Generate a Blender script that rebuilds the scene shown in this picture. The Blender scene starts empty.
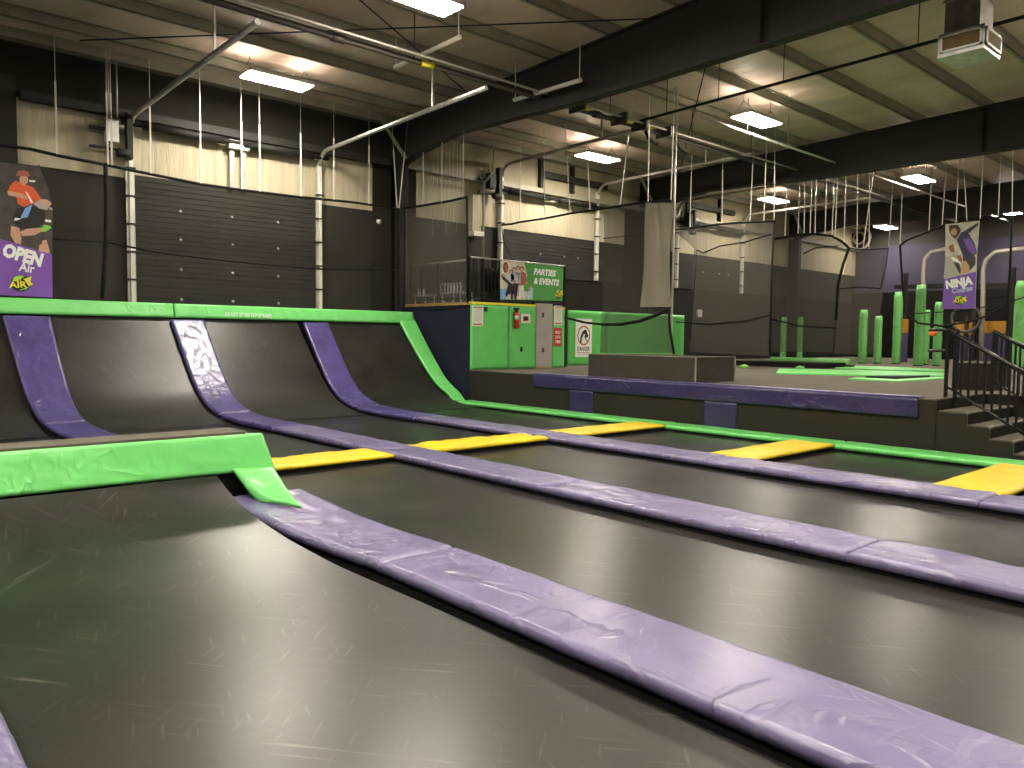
import bpy, math, random
from mathutils import Vector, Matrix, noise
random.seed(7)
scn = bpy.context.scene
COL = scn.collection

# ------------------------------------------------------------------ camera model
YAW, PITCH, ROLL, F, H = 0.726579772, -0.0608001078, 0.0112257662, 769.05, 1.65
_f = Vector((math.sin(YAW)*math.cos(PITCH), math.cos(YAW)*math.cos(PITCH), math.sin(PITCH)))
_r = Vector((math.cos(YAW), -math.sin(YAW), 0)); _u = _r.cross(_f)
CA = _r*math.cos(ROLL)+_u*math.sin(ROLL); CB = -_r*math.sin(ROLL)+_u*math.cos(ROLL); CC = _f
EYE = Vector((0, 0, H))
def ray(px, py): return CC + CA*((px-512)/F) - CB*((py-384)/F)
def PX(px, py, X): d = ray(px, py); return EYE + d*(X/d.x)        # point of the plane x = X
def PY(px, py, Y): d = ray(px, py); return EYE + d*(Y/d.y)
def PZ(px, py, Z): d = ray(px, py); return EYE + d*((Z-H)/d.z)

cam_d = bpy.data.cameras.new('camera'); cam = bpy.data.objects.new('camera', cam_d); COL.objects.link(cam)
cam_d.sensor_width = 36; cam_d.lens = F/1024*36; cam_d.clip_end = 200; cam_d.clip_start = .05
m = Matrix.Identity(4)
for i in range(3):
    m[i][0] = CA[i]; m[i][1] = CB[i]; m[i][2] = -CC[i]; m[i][3] = EYE[i]
cam.matrix_world = m
scn.camera = cam

# ------------------------------------------------------------------ materials
MATS = {}
def mat(name, col, rough=.6, spec=.5, metal=0.0, bump=0, bscale=20, var=0, vscale=3, stretch=(1,1,1), coat=0,
        scuff=0, scuff_scale=1.0, scuff_col=(.6,.55,.6), distort=0, rvar=0, alpha=1.0, emit=0, wave=None, detail=5, crease=0):
    m = bpy.data.materials.new(name); m.use_nodes = True
    nt = m.node_tree; N = nt.nodes; L = nt.links
    b = N['Principled BSDF']; out = N['Material Output']
    b.inputs['Base Color'].default_value = (*col, 1); b.inputs['Roughness'].default_value = rough
    b.inputs['Specular IOR Level'].default_value = spec; b.inputs['Metallic'].default_value = metal
    b.inputs['Coat Weight'].default_value = coat; b.inputs['Coat Roughness'].default_value = .25
    tc = N.new('ShaderNodeTexCoord'); mp = N.new('ShaderNodeMapping'); mp.inputs['Scale'].default_value = stretch
    L.new(tc.outputs['Object'], mp.inputs['Vector'])
    cur = None
    if var:
        n = N.new('ShaderNodeTexNoise'); n.inputs['Scale'].default_value = vscale; n.inputs['Detail'].default_value = detail
        n.inputs['Distortion'].default_value = distort
        L.new(mp.outputs[0], n.inputs['Vector'])
        r = N.new('ShaderNodeMapRange'); r.inputs[1].default_value = .3; r.inputs[2].default_value = .7
        r.inputs[3].default_value = 1-var; r.inputs[4].default_value = 1+var; L.new(n.outputs[0], r.inputs[0])
        mx = N.new('ShaderNodeMix'); mx.data_type = 'RGBA'; mx.blend_type = 'MULTIPLY'; mx.inputs[0].default_value = 1
        mx.inputs[6].default_value = (*col, 1); L.new(r.outputs[0], mx.inputs[7]); cur = mx.outputs[2]
        if rvar:
            rr = N.new('ShaderNodeMapRange'); rr.inputs[1].default_value = .3; rr.inputs[2].default_value = .7
            rr.inputs[3].default_value = rough-rvar; rr.inputs[4].default_value = rough+rvar
            L.new(n.outputs[0], rr.inputs[0]); L.new(rr.outputs[0], b.inputs['Roughness'])
    if scuff:
        # thin pale scuffs: two stretched noises at different headings, thresholded
        acc = None
        for k, (ang, sc) in enumerate(((.75, 2.2*scuff_scale), (-.9, 1.7*scuff_scale), (1.3, 2.6*scuff_scale))):
            mp2 = N.new('ShaderNodeMapping'); mp2.inputs['Rotation'].default_value = (0, 0, ang); mp2.vector_type = 'TEXTURE'; mp2.inputs['Scale'].default_value = (1/(sc*.8), 1/(sc*11), 1/sc)
            mp2.inputs['Location'].default_value = (k*3.1, k*7.7, 0)
            L.new(tc.outputs['Object'], mp2.inputs['Vector'])
            n2 = N.new('ShaderNodeTexNoise'); n2.inputs['Scale'].default_value = 1.0; n2.inputs['Detail'].default_value = 1.5; n2.inputs['Distortion'].default_value = .15
            L.new(mp2.outputs[0], n2.inputs['Vector'])
            r2 = N.new('ShaderNodeMapRange'); r2.inputs[1].default_value = .665; r2.inputs[2].default_value = .8; r2.clamp = True
            L.new(n2.outputs[0], r2.inputs[0])
            if acc is None: acc = r2.outputs[0]
            else:
                ad = N.new('ShaderNodeMath'); ad.operation = 'MAXIMUM'; L.new(acc, ad.inputs[0]); L.new(r2.outputs[0], ad.inputs[1]); acc = ad.outputs[0]
        ml = N.new('ShaderNodeMath'); ml.operation = 'MULTIPLY'; ml.inputs[1].default_value = scuff; L.new(acc, ml.inputs[0])
        mx2 = N.new('ShaderNodeMix'); mx2.data_type = 'RGBA'
        if cur is not None: L.new(cur, mx2.inputs[6])
        else: mx2.inputs[6].default_value = (*col, 1)
        mx2.inputs[7].default_value = (*scuff_col, 1); L.new(ml.outputs[0], mx2.inputs[0]); cur = mx2.outputs[2]
    if cur is not None: L.new(cur, b.inputs['Base Color'])
    if bump:
        n3 = N.new('ShaderNodeTexNoise'); n3.inputs['Scale'].default_value = bscale; n3.inputs['Detail'].default_value = 4
        n3.inputs['Distortion'].default_value = distort
        L.new(mp.outputs[0], n3.inputs['Vector'])
        src = n3.outputs[0]
        if wave:
            w = N.new('ShaderNodeTexWave'); w.bands_direction = wave[0]; w.inputs['Scale'].default_value = wave[1]; w.inputs['Distortion'].default_value = wave[2]
            w.inputs['Detail'].default_value = 2; L.new(tc.outputs['Object'], w.inputs['Vector'])
            ad = N.new('ShaderNodeMath'); ad.operation = 'ADD'; L.new(n3.outputs[0], ad.inputs[0]); L.new(w.outputs['Fac'], ad.inputs[1]); src = ad.outputs[0]
        if crease:
            def nz(sc, dist, loc, stx):
                q = N.new('ShaderNodeMapping'); q.inputs['Location'].default_value = loc; q.inputs['Scale'].default_value = stx; L.new(tc.outputs['Object'], q.inputs['Vector'])
                a = N.new('ShaderNodeTexNoise'); a.inputs['Scale'].default_value = sc; a.inputs['Detail'].default_value = 2; a.inputs['Distortion'].default_value = dist
                L.new(q.outputs[0], a.inputs['Vector']); return a.outputs[0]
            def mth(op, a, b=None):
                q = N.new('ShaderNodeMath'); q.operation = op; q.use_clamp = False
                for k, v in enumerate((a, b)):
                    if v is None: continue
                    if isinstance(v, (int, float)): q.inputs[k].default_value = v
                    else: L.new(v, q.inputs[k])
                return q.outputs[0]
            tot = None
            for loc, stx in (((3, 1, 7), (2.2, .9, 1.2)), ((8, 5, 2), (.9, 2.4, 1.2)), ((1, 9, 4), (1.7, 1.5, 2))):
                r_ = mth('MAXIMUM', mth('SUBTRACT', 1.0, mth('MULTIPLY', mth('ABSOLUTE', mth('SUBTRACT', nz(1.6, .5, loc, stx), .5)), 16.0)), 0.0)
                mk = mth('MAXIMUM', mth('MULTIPLY', mth('SUBTRACT', nz(1.3, 0, (loc[1], loc[2], loc[0]), (1, 1, 1)), .5), 5.0), 0.0)
                v_ = mth('MULTIPLY', r_, mth('MINIMUM', mk, 1.0)); tot = v_ if tot is None else mth('ADD', tot, v_)
            src = mth('ADD', src, mth('MULTIPLY', tot, crease/bump))
        bp = N.new('ShaderNodeBump'); bp.inputs['Strength'].default_value = 1.0; bp.inputs['Distance'].default_value = bump
        L.new(src, bp.inputs['Height']); L.new(bp.outputs[0], b.inputs['Normal'])
    if alpha < 1:
        tr = N.new('ShaderNodeBsdfTransparent'); ms = N.new('ShaderNodeMixShader'); ms.inputs[0].default_value = alpha
        L.new(tr.outputs[0], ms.inputs[1]); L.new(b.outputs[0], ms.inputs[2]); L.new(ms.outputs[0], out.inputs[0])
    if emit:
        b.inputs['Emission Color'].default_value = (*col, 1); b.inputs['Emission Strength'].default_value = emit
    MATS[name] = m
    return m

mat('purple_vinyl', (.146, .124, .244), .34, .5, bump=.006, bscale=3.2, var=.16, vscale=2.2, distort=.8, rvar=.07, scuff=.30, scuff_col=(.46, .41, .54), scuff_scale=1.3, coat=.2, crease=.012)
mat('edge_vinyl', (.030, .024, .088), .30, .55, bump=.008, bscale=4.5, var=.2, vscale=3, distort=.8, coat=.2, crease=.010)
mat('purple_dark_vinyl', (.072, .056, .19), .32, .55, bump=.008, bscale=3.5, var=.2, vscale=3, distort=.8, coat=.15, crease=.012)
mat('green_vinyl', (.165, .63, .16), .36, .45, bump=.006, bscale=2.2, var=.08, vscale=2, distort=.8, coat=.1, crease=.007)
mat('green_pad', (.13, .55, .13), .45, .4, bump=.01, bscale=3, var=.08, vscale=2)
mat('green_post', (.15, .42, .12), .5, .4, bump=.008, bscale=9, var=.15, vscale=5)
mat('yellow_vinyl', (.68, .49, .012), .45, .4, bump=.008, bscale=4, var=.08, vscale=3, distort=.8, crease=.012)
mat('bed_mesh', (.0150, .0142, .0118), .312, .60, var=.35, vscale=1.1, rvar=.022, scuff=.26, scuff_col=(.24, .22, .185), scuff_scale=1.5, bump=.0007, bscale=14)
mat('ramp_mesh', (.0170, .0160, .0135), .40, .42, var=.35, vscale=1.1, rvar=.03, scuff=.2, scuff_col=(.2, .18, .155), scuff_scale=1.5, bump=.0007, bscale=14)
mat('black_skirt', (.008, .008, .008), .8, .2)
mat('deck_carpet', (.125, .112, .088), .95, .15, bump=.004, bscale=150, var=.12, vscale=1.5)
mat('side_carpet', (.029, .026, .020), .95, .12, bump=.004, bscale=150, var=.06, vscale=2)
mat('bench_carpet', (.050, .045, .035), .95, .15, bump=.004, bscale=150, var=.1, vscale=3)
mat('carpet_edge', (.24, .22, .18), .9, .2, var=.1)
mat('navy_cloth', (.012, .014, .030), .85, .2, var=.1, vscale=2)
mat('black_paint', (.030, .0275, .0225), .75, .3, bump=.01, bscale=1.2, var=.2, vscale=.8)
mat('black_steel', (.020, .019, .015), .6, .35, var=.15, vscale=1)
mat('dark_upper', (.021, .019, .014), .85, .2, var=.2, vscale=.8)
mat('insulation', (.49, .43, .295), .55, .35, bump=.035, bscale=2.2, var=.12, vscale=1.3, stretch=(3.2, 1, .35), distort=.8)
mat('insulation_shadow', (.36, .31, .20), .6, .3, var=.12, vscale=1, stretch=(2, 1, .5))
mat('roof_vinyl', (.60, .47, .395), .5, .35, bump=.03, bscale=1.6, var=.16, vscale=.9, stretch=(1.6, .6, 1))
mat('purlin_steel', (.30, .275, .21), .55, .4, metal=.2, var=.15, vscale=2)
mat('galv_steel', (.56, .55, .50), .38, .5, metal=.75, var=.18, vscale=7)
mat('white_steel', (.74, .71, .62), .45, .5, var=.06)
mat('pipe_dark', (.10, .085, .07), .5, .4, metal=.4)
mat('pipe_grey', (.42, .38, .33), .45, .4, metal=.4)
mat('cable', (.02, .02, .018), .7, .2)
mat('rope', (.010, .010, .010), .8, .2)
mat('strap', (.62, .59, .52), .7, .3)
mat('white_paint', (.78, .77, .72), .5, .4)
mat('paper', (.74, .70, .62), .7, .3)
mat('print_grey', (.42, .38, .34), .7, .3)
mat('print_dark', (.03, .028, .025), .7, .3)
mat('print_red', (.50, .045, .03), .6, .3)
mat('print_rust', (.38, .12, .08), .6, .3)
mat('print_white', (.85, .84, .80), .6, .3)
mat('print_purple', (.19, .075, .40), .45, .4, var=.06)
mat('print_green', (.075, .32, .07), .5, .4, var=.06)
mat('print_lime', (.22, .58, .08), .5, .4)
mat('print_yellow', (.80, .68, .05), .6, .3)
mat('print_orange', (.75, .12, .04), .6, .3)
mat('print_skin', (.58, .33, .22), .6, .3)
mat('print_hair', (.10, .05, .03), .6, .3)
mat('print_blue', (.18, .38, .70), .6, .3)
mat('print_lightblue', (.50, .56, .66), .6, .3)
mat('print_navy', (.06, .05, .12), .6, .3)
mat('print_beige', (.60, .54, .45), .6, .3, var=.2, vscale=5)
mat('print_shadow', (.07, .062, .055), .6, .3, var=.3, vscale=4)
mat('ext_red', (.55, .03, .02), .35, .5)
mat('door_grey', (.36, .33, .29), .5, .4, var=.05)
mat('purple_wall', (.042, .036, .066), .75, .3, var=.2, vscale=.5)
mat('orange', (.36, .17, .015), .5, .4)
mat('orange_bright', (.9, .2, .04), .5, .4)
mat('wood_trim', (.45, .30, .09), .6, .4, var=.15)
mat('grating_dark', (.07, .05, .03), .6, .3)
mat('net_dark', (.082, .077, .064), .9, .1, alpha=.62)
mat('net_side', (.10, .094, .078), .9, .1, alpha=.46)
mat('low_black', (.014, .013, .011), .85, .2, var=.2, vscale=.8)
mat('dark_drape', (.010, .009, .008), .95, .1)
mat('rail_black', (.006, .006, .0055), .30, .45)
mat('net_dense', (.078, .073, .060), .9, .1, alpha=.62)
mat('net_thin', (.06, .056, .046), .9, .1, alpha=.12)
mat('sheet', (.38, .35, .26), .8, .2, alpha=.72, bump=.03, bscale=2, stretch=(1, 2, 1))
mat('lamp_glow', (1.0, .915, .78), .5, .2, emit=140)
mat('fill_uplight', (1.0, .915, .78), .5, .2, emit=16)  # added upward glow that lightens the roof
mat('tv_black', (.006, .006, .007), .25, .5)
mat('floor_concrete', (.10, .095, .085), .8, .3, bump=.004, bscale=20, var=.2, vscale=1)

# ------------------------------------------------------------------ mesh helpers
LOC = {}
class MB:
    def __init__(s): s.v = []; s.f = []; s.mi = []; s.ms = []; s.cur = 0; s.sm = []
    def m(s, name):
        if name not in s.ms: s.ms.append(name)
        s.cur = s.ms.index(name); return s
    def face(s, idx, smooth=False): s.f.append(idx); s.mi.append(s.cur); s.sm.append(smooth)
    def add(s, vs, fs, smooth=False):
        o = len(s.v); s.v += [Vector(v) for v in vs]
        for f in fs: s.face([i+o for i in f], smooth)
        return s
    def box(s, a, b):
        x0, x1 = sorted((a[0], b[0])); y0, y1 = sorted((a[1], b[1])); z0, z1 = sorted((a[2], b[2]))
        return s.add([(x0,y0,z0),(x1,y0,z0),(x1,y1,z0),(x0,y1,z0),(x0,y0,z1),(x1,y0,z1),(x1,y1,z1),(x0,y1,z1)],
              [(0,3,2,1),(4,5,6,7),(0,1,5,4),(1,2,6,5),(2,3,7,6),(3,0,4,7)])
    def bar(s, p, q, w, h=None, up=(0,0,1)):
        h = h or w; p = Vector(p); q = Vector(q); d = (q-p).normalized(); up = Vector(up)
        if abs(d.dot(up)) > .95: up = Vector((0,1,0)) if abs(d.y) < .9 else Vector((1,0,0))
        a = d.cross(up).normalized()*w/2; b = a.cross(d).normalized()*h/2
        return s.add([p-a-b, p+a-b, p+a+b, p-a+b, q-a-b, q+a-b, q+a+b, q-a+b],
              [(0,1,2,3),(7,6,5,4),(0,4,5,1),(1,5,6,2),(2,6,7,3),(3,7,4,0)])
    def tube(s, pts, r, n=8, caps=True):
        pts = [Vector(p) for p in pts]; o = len(s.v); prev = None
        for i, p in enumerate(pts):
            d = ((pts[min(i+1, len(pts)-1)]-pts[max(i-1, 0)])).normalized()
            if prev is None:
                up = Vector((0,0,1)) if abs(d.z) < .9 else Vector((1,0,0)); a = d.cross(up).normalized()
            else: a = (prev - d*prev.dot(d)).normalized()
            prev = a; b = d.cross(a)
            for k in range(n):
                t = 2*math.pi*k/n; s.v.append(p + a*(math.cos(t)*r) + b*(math.sin(t)*r))
        for i in range(len(pts)-1):
            for k in range(n):
                s.face([o+i*n+k, o+i*n+(k+1)%n, o+(i+1)*n+(k+1)%n, o+(i+1)*n+k], True)
        if caps:
            s.face([o+k for k in range(n)][::-1]); s.face([o+(len(pts)-1)*n+k for k in range(n)])
        return s
    def prism(s, poly, off):
        poly = [Vector(p) for p in poly]; n = len(poly); off = Vector(off)
        vs = poly + [p+off for p in poly]
        return s.add(vs, [tuple(range(n))[::-1], tuple(range(n, 2*n))] + [(i, (i+1)%n, n+(i+1)%n, n+i) for i in range(n)])
    def lathe(s, base, axis, prof, n=14):
        base = Vector(base); axis = Vector(axis).normalized(); a = axis.orthogonal().normalized(); b = axis.cross(a); o = len(s.v)
        for (r, t) in prof:
            for k in range(n):
                w = 2*math.pi*k/n; s.v.append(base + axis*t + a*(r*math.cos(w)) + b*(r*math.sin(w)))
        for i in range(len(prof)-1):
            for k in range(n): s.face([o+i*n+k, o+i*n+(k+1)%n, o+(i+1)*n+(k+1)%n, o+(i+1)*n+k], True)
        s.face([o+k for k in range(n)][::-1]); s.face([o+(len(prof)-1)*n+k for k in range(n)])
        return s
    def sheet(s, fn, nu, nv, smooth=True):
        o = len(s.v)
        for j in range(nv+1):
            for i in range(nu+1): s.v.append(Vector(fn(i/nu, j/nv)))
        for j in range(nv):
            for i in range(nu):
                a = o+j*(nu+1)+i; s.face([a, a+1, a+nu+2, a+nu+1], smooth)
        return s
    def pad(s, fn, Lu, Lv, t, nu, nv, amp=.0, nscale=3., puff=.05, seed=0, stretch=(1,1,1), vend=3):
        """soft pad on the base surface fn(u,v); thickness t along the normal, rounded rim, wrinkles of height amp"""
        e = 1e-3; o = len(s.v); W = nu+1
        base = []; top = []
        for j in range(nv+1):
            for i in range(nu+1):
                u, v = i/nu, j/nv
                p = Vector(fn(u, v)); du = Vector(fn(min(u+e,1), v))-Vector(fn(max(u-e,0), v)); dv = Vector(fn(u, min(v+e,1)))-Vector(fn(u, max(v-e,0)))
                n = du.cross(dv).normalized()
                d = min(min(u, 1-u)*Lu, min(v, 1-v)*Lv*vend)
                k = min(1, d/puff); hgt = t*(.68+.32*math.sqrt(max(0, 1-(1-k)**2)))
                q = Vector((p.x*stretch[0], p.y*stretch[1], p.z*stretch[2]))*nscale + Vector((seed*13.7, seed*5.1, seed*3.3))
                w = noise.noise(q + Vector((noise.noise(q*1.3), noise.noise(q*1.1+Vector((5,5,5))), 0))*.9)
                w2 = 1-abs(noise.noise(q*1.9+Vector((9,2,4))))*2.2
                base.append(p); top.append(p + n*(hgt + amp*(w*.7+max(0, w2)*.5)*(.35+.65*k)))
        s.v += top; nb = len(s.v); s.v += base
        for j in range(nv):
            for i in range(nu):
                a = j*W+i
                s.face([o+a, o+a+1, o+a+W+1, o+a+W], True)
                s.face([nb+a, nb+a+W, nb+a+W+1, nb+a+1])
        rim = [i for i in range(W)] + [j*W+nu for j in range(1, nv+1)] + [nv*W+i for i in range(nu-1, -1, -1)] + [j*W for j in range(nv-1, 0, -1)]
        for k in range(len(rim)):
            a, b = rim[k], rim[(k+1) % len(rim)]
            s.face([o+b, o+a, nb+a, nb+b], True)
        return s

def base_of(vs):
    xs = [v.x for v in vs]; ys = [v.y for v in vs]; zs = [v.z for v in vs]
    return Vector(((min(xs)+max(xs))/2, (min(ys)+max(ys))/2, min(zs)))
def obj(name, mb, mat_name=None, parent=None, label=None):
    """links the collected shapes as one mesh object (vertices are given in world space)"""
    if parent is None: org = base_of(mb.v)
    else: org = LOC[parent.name]
    me = bpy.data.meshes.new(name); me.from_pydata([tuple(v-org) for v in mb.v], [], mb.f)
    names = mb.ms or [mat_name]
    for nme in names: me.materials.append(MATS[nme])
    me.polygons.foreach_set('material_index', mb.mi if mb.ms else [0]*len(mb.f))
    me.polygons.foreach_set('use_smooth', mb.sm); me.update()
    o = bpy.data.objects.new(name, me); COL.objects.link(o)
    if parent is None: o.location = org
    else: o.parent = parent
    LOC[o.name] = org
    if label: o['label'] = label
    return o
def tag(o, label, cat, group=None, kind=None):
    o['label'] = label; o['category'] = cat
    if group: o['group'] = group
    if kind: o['kind'] = kind
    return o
def thing(name, loc, label, cat, group=None):
    o = bpy.data.objects.new(name, None); o.empty_display_size = .1; COL.objects.link(o); o.location = loc
    LOC[o.name] = Vector(loc); return tag(o, label, cat, group)
def struct(name, loc=None, mb=None, mat_name=None, label=None, cat=None):
    if mb is not None: o = obj(name, mb, mat_name)
    else:
        o = bpy.data.objects.new(name, None); o.empty_display_size = .1; COL.objects.link(o); o.location = loc; LOC[o.name] = Vector(loc)
    o['kind'] = 'structure'
    if label: o['label'] = label
    if cat: o['category'] = cat
    return o
ORD = ['first','second','third','fourth','fifth','sixth','seventh','eighth','ninth','tenth','eleventh','twelfth','thirteenth','fourteenth','fifteenth','sixteenth']

def letters(mb, text, a, b, height, normal, spacing=1.0, shear=0, depth=.004, bold=.022):
    """lettering as solid glyphs from baseline point a to baseline point b, facing normal"""
    a = Vector(a); b = Vector(b); n = Vector(normal).normalized()
    cu = bpy.data.curves.new('glyphs', 'FONT'); cu.body = text; cu.size = 1; cu.shear = shear; cu.space_character = spacing
    cu.resolution_u = 2; cu.offset = bold
    to = bpy.data.objects.new('glyphs', cu); COL.objects.link(to)
    dg = bpy.context.evaluated_depsgraph_get(); me = bpy.data.meshes.new_from_object(to.evaluated_get(dg))
    xs = [v.co.x for v in me.vertices]; ys = [v.co.y for v in me.vertices]
    x0, x1, y1 = min(xs), max(xs), .73
    ux = (b-a)/(x1-x0); e = (b-a).normalized(); uy = n.cross(e).normalized()*(height/y1)
    off = n*depth; o = len(mb.v)
    for v in me.vertices: mb.v.append(a + ux*(v.co.x-x0) + uy*v.co.y + off)
    for p in me.polygons: mb.face([o+i for i in p.vertices])
    bpy.data.objects.remove(to); bpy.data.curves.remove(cu); bpy.data.meshes.remove(me)
    return mb
def flat(mb, pts, off): # a printed patch, slightly proud of its backing
    pts = [Vector(p)+Vector(off) for p in pts]; return mb.add(pts, [tuple(range(len(pts)))])

# ------------------------------------------------------------------ the hall: walls, roof, steel
WY = 19.0; PAINT = 5.14; BEAMX = (1.1, 12.25, 23.35, 34.5)
def ztop(y): return 7.60 + .03*(WY-y)          # top of the rafters

struct('floor', mb=MB().box((-12, -9, -1.0), (44, WY+.2, -.9)), mat_name='floor_concrete')
w = struct('wall_back', (15, WY, -.9))
mb = MB().m('black_paint').box((-12, WY, -.9), (44, WY+.15, PAINT)); obj('painted_wall', mb, parent=w)
mb = MB().m('low_black').box((13.2, WY-.05, -.9), (44, WY, 3.7)); obj('low_panel', mb, parent=w)
mb = MB().m('insulation')
for a, b in ((3.05, 12.0), (12.5, 23.0), (23.7, 34.2), (34.8, 44)):
    mb.sheet(lambda u, v, a=a, b=b: (a+(b-a)*u, WY-.02-.03*abs(math.sin(u*(b-a)*1.3)), PAINT+(6.55-PAINT)*v), 40, 4)
obj('wall_insulation', mb, parent=w)
mb = MB().m('dark_upper').box((-12, WY-.06, 6.5), (12.2, WY+.15, 8.3)); obj('upper_band', mb, parent=w)
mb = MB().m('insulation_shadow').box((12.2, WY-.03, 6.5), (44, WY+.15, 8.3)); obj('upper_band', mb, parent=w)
mb = MB().m('black_paint').box((-12, WY-.12, -.9), (3.05, WY, 6.9)); obj('dark_panel', mb, parent=w)
mb = MB().m('purlin_steel')
mb.box((12.5, WY-.25, 6.45), (44, WY-.05, 6.6)); obj('wall_girt', mb, parent=w)
mb = MB().m('black_steel').box((3.1, WY-.3, 6.42), (12, WY-.1, 6.6)); obj('wall_girt', mb, parent=w)
mb = MB().m('black_steel')
for x in (17.9, 19.4, 26.2, 28.4): mb.box((x, WY-.2, 6.6), (x+.12, WY-.05, 7.6))
for x in (18, 26.3): mb.box((x, WY-.22, 7.0), (x+3.2, WY-.1, 7.2))
obj('wall_bracket', mb, parent=w)

wr = struct('wall_right', (41.5, 5, -.9))
mb = MB().m('purple_wall').box((41.5, -9, -.9), (41.7, WY, 6.6)); obj('painted_wall', mb, parent=wr)
mb = MB().m('black_paint').box((41.5, -9, 6.6), (41.7, WY, 9)); obj('upper_band', mb, parent=wr)
mb = MB().m('dark_drape').box((41.3, -9, .8), (41.5, WY, 4.2)); obj('dark_panel', mb, parent=wr)
struct('wall_left', mb=MB().box((-12.2, -9, -.9), (-12, WY, 9)), mat_name='black_paint')

# roof: sagging insulation between purlins
ce = struct('ceiling', (15, 5, 8))
PURL = [17.65-1.715*k for k in range(16)]
def roofz(y):
    k = (17.65-y)/1.715; fr = k-math.floor(k); return ztop(y)+.235-.06*math.sin(math.pi*fr)
mb = MB().m('roof_vinyl').sheet(lambda u, v: (-12+56*u, WY+.1-28*v, roofz(WY+.1-28*v)+.012*math.sin(u*56*2.1)), 56, 160)
obj('roof_insulation', mb, parent=ce)
for i, y in enumerate(PURL):
    z = ztop(y); mb = MB()
    mb.box((-12, y-.008, z), (44, y+.008, z+.22)); mb.box((-12, y-.008, z), (44, y+.075, z+.012)); mb.box((-12, y-.075, z+.205), (44, y+.008, z+.22))
    o = struct('roof_purlin', mb=mb, mat_name='purlin_steel')
mb = MB().box((-12, WY-.35, ztop(WY)-.02), (44, WY-.05, ztop(WY)+.2)); struct('eave_strut', mb=mb, mat_name='purlin_steel')
BOT = [(18.45, 6.45), (17.9, 6.6), (16.0, 6.86), (11.4, 6.70), (5, 6.72), (-8, 6.75)]
for bx in BEAMX:
    b = struct('roof_beam', (bx, WY-.3, -.9))
    mb = MB().m('black_steel')
    poly = [(bx-.012, y, z) for y, z in BOT] + [(bx-.012, -8, ztop(-8)), (bx-.012, 18.45, ztop(18.45))]
    mb.prism(poly, (.024, 0, 0)); obj('web', mb, parent=b)
    mb = MB().m('black_steel')
    for (y0, z0), (y1, z1) in zip(BOT, BOT[1:]): mb.bar((bx, y0, z0), (bx, y1, z1), .26, .03)
    obj('bottom_flange', mb, parent=b)
    mb = MB().m('black_steel').bar((bx, 18.45, ztop(18.45)-.015), (bx, -8, ztop(-8)-.015), .26, .03); obj('top_flange', mb, parent=b)
    mb = MB().m('black_steel')
    for yy in (7.35, 1.0): mb.box((bx-.13, yy-.012, 6.7), (bx+.13, yy+.012, ztop(yy)))
    obj('stiffener', mb, parent=b)
    cz = -.9 if bx < 12 else .8; mb = MB().m('black_steel').box((bx-.13, 18.42, cz), (bx+.13, 18.47, 7.6)).box((bx-.13, 18.9, cz), (bx+.13, 18.95, 7.6)).box((bx-.015, 18.42, cz), (bx+.015, 18.95, 7.6))
    obj('column', mb, parent=b)
    mb = MB().m('purlin_steel')
    mb.bar((bx, 18.3, 6.55), (bx-1.0, 18.3, ztop(18)+.05), .07, .07); mb.bar((bx+.05, 17.6, 6.75), (bx+.8, 17.65, ztop(17.6)+.02), .05, .05)
    
    obj('flange_brace', mb, parent=b)
# grey boxed column facing on the wall beside the first and second columns
for bx, wd in ((12.25, .72), (23.0, .6)):
    mb = MB().box((bx-wd, WY-.1, 2.0), (bx+wd, WY-.03, 6.5)); struct('column_facing', mb=mb, mat_name='dark_upper')

# cable cross-bracing under the roof
def rod(p, q, r, name, label, cat, mname='cable'):
    return tag(obj(name, MB().tube([p, q], r, 6), mname), label, cat)
for a, b, lb in (((4.0, 17.8, 7.55), (12.0, 9.5, 7.75), 'thin black bracing cable crossing under the roof over the ramp'),
              ((3.0, 10.0, 7.75), (12.0, 15.2, 7.6), 'thin black bracing cable crossing the other way over the first bay'),
              ((13.0, 8.8, 7.8), (23.0, 17.0, 7.5), 'thin black bracing cable in the roof of the middle bay')):
    rod(a, b, .014, 'bracing_cable', lb, 'cable')

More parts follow.
